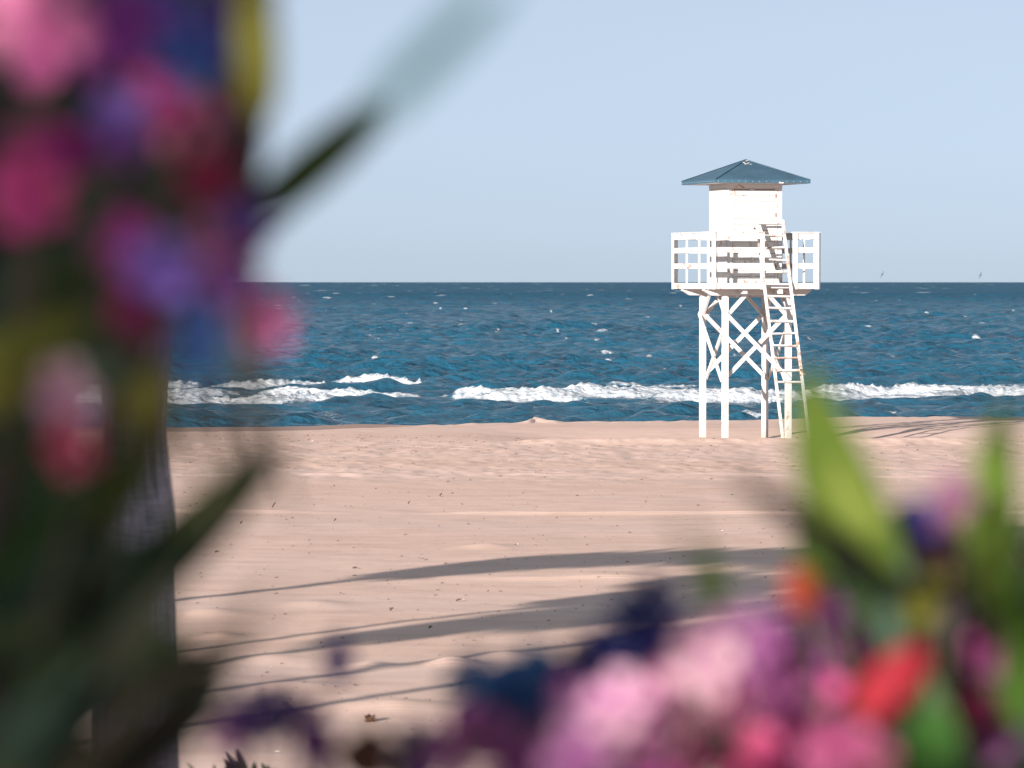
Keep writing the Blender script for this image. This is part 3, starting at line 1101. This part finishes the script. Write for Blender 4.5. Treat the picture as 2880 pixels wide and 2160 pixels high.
lf(lb, (-60, 2350), (60, 2080), 2.3, 110, G_YEL, 2.3)
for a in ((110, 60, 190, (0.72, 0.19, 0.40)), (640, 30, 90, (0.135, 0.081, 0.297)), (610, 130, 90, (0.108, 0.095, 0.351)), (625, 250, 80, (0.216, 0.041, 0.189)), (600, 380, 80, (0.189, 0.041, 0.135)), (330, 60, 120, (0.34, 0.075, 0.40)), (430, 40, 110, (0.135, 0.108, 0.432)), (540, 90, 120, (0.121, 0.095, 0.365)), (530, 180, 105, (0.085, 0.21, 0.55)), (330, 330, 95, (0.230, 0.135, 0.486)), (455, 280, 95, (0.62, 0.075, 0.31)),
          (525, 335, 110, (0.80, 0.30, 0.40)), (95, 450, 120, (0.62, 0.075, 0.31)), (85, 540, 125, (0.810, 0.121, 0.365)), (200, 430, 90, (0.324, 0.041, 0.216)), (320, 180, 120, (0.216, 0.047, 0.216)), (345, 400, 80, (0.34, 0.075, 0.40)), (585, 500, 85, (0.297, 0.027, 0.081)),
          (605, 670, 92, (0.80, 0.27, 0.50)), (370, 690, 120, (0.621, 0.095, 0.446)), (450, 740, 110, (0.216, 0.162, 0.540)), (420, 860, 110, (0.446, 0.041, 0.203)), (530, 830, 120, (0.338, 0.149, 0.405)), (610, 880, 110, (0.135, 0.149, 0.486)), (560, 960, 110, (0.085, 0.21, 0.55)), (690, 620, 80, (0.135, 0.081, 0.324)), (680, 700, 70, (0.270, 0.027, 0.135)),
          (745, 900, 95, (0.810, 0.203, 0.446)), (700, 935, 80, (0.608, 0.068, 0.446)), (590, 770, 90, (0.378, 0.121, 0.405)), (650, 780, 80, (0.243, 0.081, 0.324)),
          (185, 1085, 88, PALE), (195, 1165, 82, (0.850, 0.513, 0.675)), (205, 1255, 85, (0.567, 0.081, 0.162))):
    flower(lb, a[0], a[1], D + random.uniform(-0.06, 0.1), a[2], a[3])  # blue and violet entries paint shade into the petals of pink blossoms

# --- right bush
RB = Vector((0.32, 3.0, 1.9))
D = 2.75
rb = empty('flowering_bush', (0, 0, 0), 'blurred bush with pale pink blossoms, a red bud and bright green leaf tips', 'bush', 'flowering bushes in front of the camera')
stems(rb, [((RB, at(2700, 2400, 2.9), at(2640, 1900, 2.85), at(2530, 1600, 2.85), at(2420, 1400, 2.8)), 0.011, 0.0045),
           ((RB, at(2800, 2400, 2.9), at(2790, 1900, 2.85), at(2780, 1500, 2.8)), 0.010, 0.004),
           ((RB, at(2600, 2400, 2.85), at(2200, 2150, 2.8), at(1900, 2000, 2.8), at(1500, 2080, 2.8), at(1100, 2100, 2.75)), 0.010, 0.004),
           ((RB, at(2560, 2300, 2.85), at(2380, 1900, 2.8), at(2290, 1690, 2.75)), 0.009, 0.0035),
           ((RB, at(2500, 2400, 2.85), at(1500, 2330, 2.8), at(1000, 2150, 2.8), at(800, 2010, 2.75)), 0.009, 0.003)])
foliage(rb, [
    (2420, 3150, 1620, 2050, 2.8, 3.2, 60, DARKS, 95, 0.12),
    (2400, 3150, 1950, 2350, 2.75, 3.2, 60, DARKS, 90, 0.13),
    (2470, 3200, 1530, 1720, 2.85, 3.2, 26, DARKS, 95, 0.11),
    (2200, 2500, 1960, 2300, 2.9, 3.1, 14, [(0.10, 0.02, 0.03), G_DARK, (0.05, 0.03, 0.03)], 100, 0.12),
    (1450, 2300, 2080, 2350, 2.9, 3.1, 22, [(0.12, 0.03, 0.05), (0.05, 0.04, 0.03), G_DARK], 110, 0.12),
])
lf(rb, (2500, 1640), (2255, 1050), 2.7, 265, (0.115, 0.180, 0.030), 2.55, nrm=Vector((-0.55, -1, 0.1)), fold=0.4)
lf(rb, (2480, 1690), (2330, 1230), 2.78, 190, (0.035, 0.085, 0.018), 2.75, nrm=Vector((0.5, -1, 0)))
lf(rb, (2450, 1500), (2370, 1240), 2.65, 140, (0.22, 0.28, 0.06), 2.6, nrm=Vector((-0.5, -1, 0.2)))
lf(rb, (2780, 1720), (2810, 1130), 2.65, 165, (0.115, 0.19, 0.032), 2.55, nrm=Vector((-0.5, -1, 0)))
lf(rb, (2840, 1800), (2770, 1330), 2.75, 120, (0.05, 0.10, 0.02), 2.7)
lf(rb, (2560, 1680), (2120, 1370), 2.75, 88, (0.025, 0.030, 0.020), 2.3)
lf(rb, (2480, 1620), (2230, 1520), 2.8, 90, (0.030, 0.045, 0.028), 2.8)
lf(rb, (1992, 1730), (1972, 1430), 2.0, 70, (0.06, 0.11, 0.02), 1.75)
lf(rb, (2010, 1720), (1985, 1540), 2.66, 88, (0.06, 0.12, 0.02), 2.6)
lf(rb, (2330, 1690), (2240, 1500), 2.7, 85, (0.09, 0.16, 0.03), 2.65)
lf(rb, (2560, 1760), (2660, 1580), 2.7, 120, (0.15, 0.15, 0.025), 2.7, blunt=.3)
lf(rb, (2560, 2250), (2650, 1980), 2.65, 190, (0.035, 0.10, 0.02), 2.65, blunt=.3)
lf(rb, (2860, 2050), (2880, 1650), 2.75, 110, (0.06, 0.13, 0.02), 2.7)
lf(rb, (2840, 1620), (2700, 1500), 2.9, 130, (0.06, 0.075, 0.028), 2.9)
bud(rb, (2420, 2010), (2610, 1820), 2.65, 150, (0.34, 0.026, 0.040))
bud(rb, (2270, 1720), (2235, 1590), 2.65, 105, (0.30, 0.055, 0.03))
bud(rb, (2650, 1480), (2680, 1370), 2.7, 100, (0.80, 0.32, 0.52))
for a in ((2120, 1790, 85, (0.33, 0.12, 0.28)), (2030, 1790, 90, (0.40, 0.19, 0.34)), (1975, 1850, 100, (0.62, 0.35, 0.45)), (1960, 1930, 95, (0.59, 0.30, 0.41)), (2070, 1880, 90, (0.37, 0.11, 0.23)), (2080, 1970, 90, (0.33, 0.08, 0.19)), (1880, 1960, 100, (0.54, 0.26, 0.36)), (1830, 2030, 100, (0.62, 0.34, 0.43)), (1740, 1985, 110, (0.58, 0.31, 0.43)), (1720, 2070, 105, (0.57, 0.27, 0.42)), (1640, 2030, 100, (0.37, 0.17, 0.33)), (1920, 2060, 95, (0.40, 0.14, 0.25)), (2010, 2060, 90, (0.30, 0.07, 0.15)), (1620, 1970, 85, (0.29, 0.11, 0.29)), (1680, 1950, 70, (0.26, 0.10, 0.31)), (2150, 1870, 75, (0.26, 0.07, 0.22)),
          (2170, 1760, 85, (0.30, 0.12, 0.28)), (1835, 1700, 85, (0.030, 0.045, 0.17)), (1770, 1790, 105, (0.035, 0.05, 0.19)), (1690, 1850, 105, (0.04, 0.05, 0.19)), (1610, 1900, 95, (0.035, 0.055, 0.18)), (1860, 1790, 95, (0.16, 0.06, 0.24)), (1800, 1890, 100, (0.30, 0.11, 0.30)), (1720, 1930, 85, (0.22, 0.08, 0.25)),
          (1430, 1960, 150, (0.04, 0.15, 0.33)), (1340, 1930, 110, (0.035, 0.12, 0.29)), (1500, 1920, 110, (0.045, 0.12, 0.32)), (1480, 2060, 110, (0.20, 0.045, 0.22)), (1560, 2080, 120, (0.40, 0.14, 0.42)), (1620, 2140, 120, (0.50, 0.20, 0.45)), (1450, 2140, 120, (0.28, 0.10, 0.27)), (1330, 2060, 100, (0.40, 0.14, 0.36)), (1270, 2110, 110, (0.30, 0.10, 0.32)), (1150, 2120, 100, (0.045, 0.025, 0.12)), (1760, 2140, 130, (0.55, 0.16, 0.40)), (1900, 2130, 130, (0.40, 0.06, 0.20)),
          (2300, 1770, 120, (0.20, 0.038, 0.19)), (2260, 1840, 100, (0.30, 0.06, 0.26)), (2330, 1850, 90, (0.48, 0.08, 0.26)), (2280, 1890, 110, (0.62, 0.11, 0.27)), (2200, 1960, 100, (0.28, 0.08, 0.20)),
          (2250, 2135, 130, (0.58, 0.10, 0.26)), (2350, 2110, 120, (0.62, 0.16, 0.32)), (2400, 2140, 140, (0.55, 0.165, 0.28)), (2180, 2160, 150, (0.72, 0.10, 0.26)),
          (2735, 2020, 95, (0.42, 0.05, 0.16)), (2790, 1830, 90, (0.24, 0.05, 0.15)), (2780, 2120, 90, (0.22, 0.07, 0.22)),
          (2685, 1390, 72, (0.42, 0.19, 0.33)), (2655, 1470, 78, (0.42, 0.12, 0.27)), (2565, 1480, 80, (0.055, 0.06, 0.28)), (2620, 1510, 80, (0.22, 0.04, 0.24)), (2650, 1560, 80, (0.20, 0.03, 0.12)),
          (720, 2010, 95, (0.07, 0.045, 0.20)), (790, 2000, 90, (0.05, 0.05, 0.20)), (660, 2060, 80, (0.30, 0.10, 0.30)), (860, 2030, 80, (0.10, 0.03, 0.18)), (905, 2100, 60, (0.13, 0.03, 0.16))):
    flower(rb, a[0], a[1], D + (-0.16 if min(a[3]) > 0.155 else 0.06) + random.uniform(-0.05, 0.06), a[2], a[3])  # blue-purple blossoms carry shade in their petal colour
lf(rb, (945, 1930), (955, 1770), 2.9, 88, (0.06, 0.04, 0.20), 2.9)
lf(rb, (1000, 2200), (1060, 2040), 2.75, 150, (0.055, 0.028, 0.022), 2.7)
lf(rb, (930, 2230), (830, 1990), 2.75, 70, (0.09, 0.025, 0.13), 2.75)

# --- shrub below the terrace whose leaf tips reach into the picture
D = 20.0
sb = empty('leafy_shrub', (-1.42, D, ground_at(-1.42, D)), 'dark pointed leaf tips of a shrub on the sand beside the foot of the palm', 'shrub')
off = Vector(sb.location)
g = MB()
for k, (a, b_, wd) in enumerate((((700, 2200), (663, 2105), 26), ((690, 2195), (632, 2115), 20), ((670, 2190), (628, 2135), 20), ((715, 2185), (717, 2143), 17), ((760, 2190), (735, 2145), 14), ((770, 2185), (750, 2152), 13), ((610, 2185), (600, 2150), 10), ((560, 2180), (525, 2146), 9), ((640, 2190), (634, 2156), 16), ((800, 2200), (770, 2160), 14), ((690, 2230), (600, 2170), 22))):
    g.leaf(at(*a, D) - off, at(*b_, D) - off, wd / F * D, TOCAM + jit(0.4), 0.04, 0.2, (0.030, 0.045, 0.024))
for k in range(150):
    an, r_, z_ = random.uniform(0, 6.28), random.uniform(0.0, 0.42), random.uniform(0.15, 0.85)
    p = Vector((math.cos(an) * r_, math.sin(an) * r_, z_))
    v_ = Vector((math.cos(an) * 0.7, math.sin(an) * 0.7, random.uniform(0.2, 1.0))).normalized() * 0.16
    g.leaf(p, p + v_, 0.034, Vector((0, 0, 1)) + jit(0.6), 0.1, 0.2, (0.030, 0.045, 0.024), 6)
g.build('foliage', M['leaf'], sb, True)
for k in range(6):
    an = k * 1.05
    g = MB()
    g.tube([(0.03 * math.cos(an), 0.03 * math.sin(an), -0.05), (0.15 * math.cos(an), 0.15 * math.sin(an), 0.45), (0.3 * math.cos(an), 0.3 * math.sin(an), 0.86)], [0.012, 0.008, 0.004], 7)
    g.build('stem', M['twig'], sb, True)


# ------------------------------------------------------------------ palms
random.seed(5)
def palm(name, loc, height, prof, label, crown_r=1.5, skirt=2.6, fronds=46, group=None, bend=None, sw=0.34):
    root = empty(name, loc, label, 'palm tree', group)
    g = MB()
    n_ = 110
    pts, rad = [], []
    for i in range(n_ + 1):
        z = height * i / n_
        sh = bend[2] * float(np.interp(z, bend[0], bend[1])) if bend else Vector((0, 0, 0))
        pts.append((sh.x, sh.y, z - 0.15 if i == 0 else z))
        rad.append(prof(z) * (1 + 0.012 * math.sin(z * 9 + loc[0]) + random.uniform(-.006, .006)))
    g.tube(pts, rad, 40)
    g.build('trunk', M['bark'], root, True)
    top = Vector(pts[-1])

    def fan(g, hub, dr, Lb, col, nb=13, spread=1.9):
        dr = dr.normalized()
        sd = dr.cross(Vector((0, 0, 1)))
        sd = sd.normalized() if sd.length > 1e-3 else Vector((1, 0, 0))
        up = sd.cross(dr)
        for j in range(nb):
            q = (j / (nb - 1) - 0.5) * spread
            v_ = dr * math.cos(q) + sd * math.sin(q)
            tip = hub + v_ * (Lb * (1 - 0.25 * abs(q))) + Vector((0, 0, -0.18 * Lb * random.uniform(0.4, 1.2)))
            g.leaf(hub, tip, Lb * 0.16, up + jit(0.2), 0.05, 0.2, col, 4)
    cr, sk, pe = MB(), MB(), MB()
    for k in range(fronds):
        an = k * 2.39996 + random.uniform(-.2, .2)
        e = math.asin(random.uniform(-0.45, 0.98))
        d = Vector((math.cos(an) * math.cos(e), math.sin(an) * math.cos(e), math.sin(e)))
        hub = top + d * (crown_r * 0.5) + Vector((0, 0, 0.1))
        pe.tube([top, (top + hub) / 2 + Vector((0, 0, .04)), hub], [0.03, 0.022, 0.015], 5)
        k_ = random.uniform(0.8, 1.2)
        fan(cr, hub, d + Vector((0, 0, -0.25)), crown_r * 0.62, (0.05 * k_, 0.085 * k_, 0.025 * k_))
    for k in range(int(skirt * (26 + 150 * (sw - 0.34)))):
        an, z = random.uniform(0, 6.28), random.uniform(0, 1) ** 0.8 * skirt
        rr = prof(height - z) + 0.05 + sw * (1 - 0.45 * z / skirt)
        at_z = Vector(pts[max(0, min(n_, int((height - z) / height * n_)))])
        hub = Vector((at_z.x + math.cos(an) * rr * 0.75, at_z.y + math.sin(an) * rr * 0.75, height - z + 0.1))
        fan(sk, hub, Vector((math.cos(an) * 0.22, math.sin(an) * 0.22, -1)), 0.62, (0.15, 0.10, 0.055), 9, 1.2)
    cr.build('crown', M['leaf'], root)
    pe.build('leaf_stalks', M['twig'], root)['kind'] = 'stuff'
    if skirt:
        sk.build('dead_leaf_skirt', M['leaf'], root)
    return root


def prof_main(z):
    #   width seen in the photograph at matching heights
    return float(np.interp(z, [0, 0.6, 1.36, 1.69, 2.18, 2.36, 2.56, 2.70, 2.80, 2.90, 3.05, 3.3, 4, 8], [0.235, 0.215, 0.202, 0.194, 0.186, 0.182, 0.172, 0.156, 0.149, 0.150, 0.158, 0.170, 0.168, 0.15]))


pb = at(381, 1600, 18.0)
palm('palm_tree', (pb.x, pb.y, ground_at(pb.x, pb.y) - 0.02), 8.2, prof_main, 'thick grey fibrous palm trunk rising at left behind the flowering bush', 1.7, 1.6, 44)
DIR = Vector((math.sin(AZ), math.cos(AZ), 0))
TAN = math.tan(EL)


def thin(r_):
    return lambda z: r_ * (1.25 - 0.25 * min(1, z / 2.0))


def shadow_palm(path, top_z, r_, lab, **kw):
    """a palm left of the picture; path is the run of its shadow over the sand, the last point under the crown's middle"""
    gp = []
    for (X, Y) in path:
        d = CAM_Z * F / (Y - 793)
        gp.append(Vector(((X - 1440) / F * d, d, 0)))
    side = Vector((DIR.y, -DIR.x, 0))
    run = [p.dot(DIR) for p in gp]
    off_ = [p.dot(side) for p in gp]
    b_run = run[-1] - top_z / TAN
    b_off = off_[0] + (off_[0] - off_[1]) * 0.3
    b_ = DIR * b_run + side * b_off
    hs = [0] + [(q_ - b_run) * TAN for q_ in run]
    of = [0] + [o__ - b_off for o__ in off_]
    return palm('palm_tree', (b_.x, b_.y, ground_at(b_.x, b_.y)), top_z, thin(r_), lab, group='palms left of the view that throw shadows on the sand', bend=(hs, of, side), **kw)


shadow_palm(((500, 1685), (800, 1650), (1150, 1606), (1500, 1575), (1900, 1556), (2600, 1546)), 6.6, 0.10, 'skirted fan palm throwing the farthest long shadow on the sand', crown_r=1.5, skirt=1.3, fronds=80, sw=0.72)
shadow_palm(((500, 1875), (800, 1832), (1000, 1797), (1300, 1754), (1700, 1712), (1900, 1698)), 6.2, 0.10, 'fan palm throwing the broken second shadow on the sand', crown_r=1.25, skirt=0.9, fronds=50, sw=0.42)
shadow_palm(((620, 1940), (1150, 1866), (1750, 1790), (2500, 1700)), 7.2, 0.085, 'slim fan palm throwing the third thin trunk shadow', crown_r=1.1, skirt=0.8, fronds=26)
shadow_palm(((860, 1990), (1270, 1930), (1900, 1840), (2600, 1745)), 7.0, 0.085, 'slim fan palm throwing the nearest thin trunk shadow', crown_r=1.1, skirt=0.8, fronds=26)
shadow_palm(((980, 1765), (1440, 1712), (1700, 1672), (2050, 1640)), 5.6, 0.055, 'young fan palm throwing the faint short shadow between two longer ones', crown_r=1.1, skirt=0.4, fronds=30)


random.seed(9)
# ------------------------------------------------------------------ unseen trees added behind the camera to block sun from the near plants
def tree(loc, label, blobs, leaf_n, trunk_top, r_, leaf_l=0.26, gap=None):
    root = empty('added_shade_tree', loc, label, 'tree', 'unseen trees added behind the camera for shade')
    g = MB()
    g.tube([(0, 0, -0.2), (0.05, 0.02, trunk_top * 0.5), (0, 0, trunk_top)], [r_ * 1.3, r_, r_ * 0.7], 14)
    for (c, rx, rz) in blobs:
        g.tube([(0, 0, trunk_top * 0.85), Vector(c) * 0.6 + Vector((0, 0, trunk_top * 0.4)), c], [r_ * 0.5, r_ * 0.35, r_ * 0.12], 8)
    g.build('trunk', M['bark'], root, True)  # trunk of the added unseen tree
    g = MB()
    tot = sum(b_[1] ** 2 * b_[2] for b_ in blobs)
    for (c, rx, rz) in blobs:
        for k in range(int(leaf_n * rx * rx * rz / tot)):
            v_ = jit(1).normalized() * random.random() ** 0.45
            p = Vector(c) + Vector((v_.x * rx, v_.y * rx, v_.z * rz))
            d = jit(1).normalized() * leaf_l
            if gap and gap(p + d * 0.5 + Vector(loc)):
                continue
            k_ = random.uniform(0.7, 1.3)
            g.leaf(p, p + d, leaf_l * 0.58, jit(1) + Vector((0, 0, 0.6)), 0.1, 0.2, (0.045 * k_, 0.08 * k_, 0.022 * k_), 3)
    g.build('crown', M['leaf'], root)  # crown of the added unseen tree, there to cast shade
    return root


random.seed(33)


def along(p, back):
    """the point that stands between p and the sun"""
    return Vector(p) + SUN * back


q = along((pb.x, pb.y, 3.0), 12.4)
z_ = ground_at(q.x, q.y)
tree((q.x, q.y, z_), 'unseen broad leafy tree added on the terrace to shade the palm trunk', [((0, 0, q.z - z_), 1.35, 2.0), ((0.5, -0.3, q.z - z_ + 1.5), 1.2, 1.3), ((0.2, -0.4, q.z - z_ - 1.2), 1.2, 1.2)], 5200, 2.2, 0.16)
LIT = [(110, 60, 2.35, 270), (525, 335, 2.35, 170), (605, 670, 2.35, 140), (745, 900, 2.35, 190), (185, 1100, 2.35, 215), (85, 540, 2.35, 160), (715, 90, 2.26, 230), (725, 250, 2.27, 200), (90, 960, 2.28, 170),
       (1975, 1890, 2.75, 330), (1790, 2030, 2.75, 330), (2110, 1830, 2.75, 240), (2350, 1250, 2.65, 280), (2400, 1400, 2.65, 260), (2790, 1350, 2.65, 260), (2680, 1400, 2.75, 250), (2510, 1910, 2.65, 320), (2245, 1650, 2.7, 220),
       (2280, 1880, 2.75, 220), (2735, 2020, 2.75, 220), (2300, 2120, 2.75, 350), (2630, 1640, 2.7, 220), (1995, 1640, 2.75, 220), (2640, 2080, 2.65, 220)]
SUN_GAPS = [(at(X, Y, d), r_ / F * d) for (X, Y, d, r_) in LIT]  # holes shaped into the added crown so sun reaches these spots


def in_gap(p):
    for c, r_ in SUN_GAPS:
        v_ = p - c
        if (v_ - SUN * v_.dot(SUN)).length < r_:
            return True
    return False


random.seed(34)
q = along((-0.03, 2.5, 3.40), 4.6)
z_ = ground_at(q.x, q.y)
sdv = Vector((-math.cos(AZ), math.sin(AZ), 0))       # to the left as seen from the sun
tree((q.x + sdv.x * 0.7, q.y + sdv.y * 0.7, z_), 'unseen leafy tree added to shade the flowering bushes, gaps shaped to let sun onto chosen blossoms', [(-sdv * 0.7 + Vector((0, 0, q.z - z_)), 0.95, 0.95), (sdv * 0.5 + Vector((0, 0, q.z - z_ + 0.5)), 1.2, 1.2)], 17000, 1.6, 0.10, 0.12, in_gap)

# ------------------------------------------------------------------ birds
for i, (X, Y, lab, rl) in enumerate(((2482, 772, 'dark bird gliding over the horizon just right of the tower', 62), (2758, 774, 'dark bird gliding over the horizon near the right edge of the view', 70))):
    d = 620.0
    p = at(X, Y, d)
    bd = empty('bird', p, lab, 'bird', 'birds gliding low over the sea')
    bd.rotation_euler = (0, R(-rl), R(25))
    g = MB()
    g.tube([(0, -0.30, 0), (0, -0.22, 0.01), (0, -0.08, 0), (0, 0.1, 0), (0, 0.28, 0.01), (0, 0.36, 0.01)], [0.012, 0.05, 0.075, 0.07, 0.035, 0.05], 10)
    g.build('body', M['bird'], bd, True)
    for s in (-1, 1):
        g = MB()
        prf = [(0.04, -0.10, 0.10, 0.0), (0.22, -0.14, 0.08, 0.07), (0.38, -0.10, 0.06, 0.09), (0.55, 0.0, 0.07, 0.05), (0.66, 0.08, 0.10, 0.0)]
        vs, fs = [], []
        for (x, ya, yb, z) in prf:
            vs += [(s * x, ya, z), (s * x, yb, z), (s * x, (ya + yb) / 2, z + 0.018)]
        for k in range(len(prf) - 1):
            a = k * 3
            fs += [(a, a + 2, a + 5, a + 3), (a + 2, a + 1, a + 4, a + 5), (a, a + 3, a + 4, a + 1)]
        g.add(vs, fs)
        g.build('wing', M['bird'], bd)

random.seed(55)
# ------------------------------------------------------------------ things lying on the sand


def sand_pt(X, Y):
    d = CAM_Z * F / (Y - 793)
    for _ in range(3):
        x = (X - 1440) / F * d
        d = (CAM_Z - ground_at(x, d)) * F / (Y - 793)
    x = (X - 1440) / F * d
    return Vector((x, d, ground_at(x, d)))


p = sand_pt(1038, 2032)
g = MB()
for k in range(60):
    a = jit(1).normalized()
    a = Vector((a.x * 0.035, a.y * 0.03, abs(a.z) * 0.05))
    b_ = a + jit(0.025)
    b_.z = max(0.0, b_.z)
    g.tube([a * 0.3, a, b_], [0.004, 0.005, 0.002], 5)
    g.leaf(a, b_ + jit(0.01), 0.014, jit(1), 0.1, 0.2, None, 3)
tag(g.build('seaweed_clump', M['seaweed'], None, False), 'brown dry clump of seaweed on the sand below the nearest shadow', 'seaweed').location = p
tw = [(770, 1430, 0.19, 62, 'curved dark twig on the sand right of the long blurred leaf'), (1240, 1398, 0.12, -60, 'short dark twig below the footprints on mid beach'), (1150, 1420, 0.10, 60, 'small dark twig standing up on mid beach'), (942, 1468, 0.09, 50, 'tiny dark twig under the orange drift line'),
      (678, 1476, 0.09, 55, 'tiny dark twig beside the long blurred leaf'), (1290, 1694, 0.10, 20, 'brown leaf scrap above the faint shadow'), (1101, 1722, 0.09, 45, 'small brown twig above the second shadow'), (1210, 1771, 0.07, 30, 'dark scrap lying in the second shadow'), (610, 1556, 0.10, 5, 'dark pebble-like scrap near the palm trunk'), (998, 1602, 0.10, 8, 'reddish scrap just above the first shadow')]
for (X, Y, L, an, lab) in tw:
    p = sand_pt(X, Y)
    g = MB()
    a = R(an)
    n_ = 6
    L *= 0.62
    pts = [Vector((math.cos(a) * L * (i / n_ - .5), 0.1 * L * i / n_, 0.012 + abs(math.sin(a)) * L * 0.8 * (i / n_) + 0.12 * L * math.sin(math.pi * i / n_))) for i in range(n_ + 1)]
    g.tube(pts, [0.007, 0.010, 0.010, 0.009, 0.008, 0.006, 0.004], 6)
    g.leaf(pts[3], pts[3] + Vector((0.25 * L, -0.1 * L, 0.05 * L)), 0.02, (0, -0.5, 1), 0.1, 0.2, None, 3)
    tag(g.build('twig', M['dry'], None), lab, 'twig', 'twigs and scraps on the sand').location = p
# shell-white bits and the fine litter
g = MB()
gw = MB()
for k in range(1900):
    Yp = 1225 + 900 * random.random() ** 2.2
    X = random.uniform(350, 2900)
    d = CAM_Z * F / (Yp - 793)
    x = (X - 1440) / F * d
    if 85.2 < d and abs(x - TX) < 5:
        continue
    s = random.uniform(0.005, 0.014) * (d / 60) ** 0.5
    g_, mat_dark = (g, True) if random.random() > 0.02 else (gw, False)
    g_.v.append((x, d, 0))
    an = random.uniform(-0.5, 0.5)
    L = s * random.choice((1, 1, 1.5, 2.5, 4))
    g_.v.pop()
    dv = Vector((math.cos(an) * L, math.sin(an) * L, random.uniform(0, 0.3) * L))
    g_.add([Vector((x, d, 0)), dv, Vector((s, 0, 0))], [])
    g_.c = g_.c


def litter(raw, name, material, lab, cat):
    pts = np.array([tuple(p) for p in raw.v]).reshape(-1, 3, 3)
    zz = ground_z(pts[:, 0, 0].copy(), pts[:, 0, 1].copy())
    out = MB()
    for i in range(len(pts)):
        a = Vector((pts[i, 0, 0], pts[i, 0, 1], zz[i] + 0.006))
        s = pts[i, 2, 0] * (0.6 if cat == 'shells' else 1)
        out.tube([a - Vector(pts[i, 1]) * 0.5, a + Vector((0, 0, s * 0.35)), a + Vector(pts[i, 1]) * 0.5], [s * 0.25, s * 0.5, s * 0.25], 5)
    o = out.build(name, material)
    o['kind'] = 'stuff'
    o['label'] = lab
    o['category'] = cat


litter(g, 'beach_litter', M['dry'], 'fine dark twigs and specks strewn over the sand', 'litter')
litter(gw, 'shell_bits', M['shell'], 'tiny white shell bits strewn over the sand', 'shells')
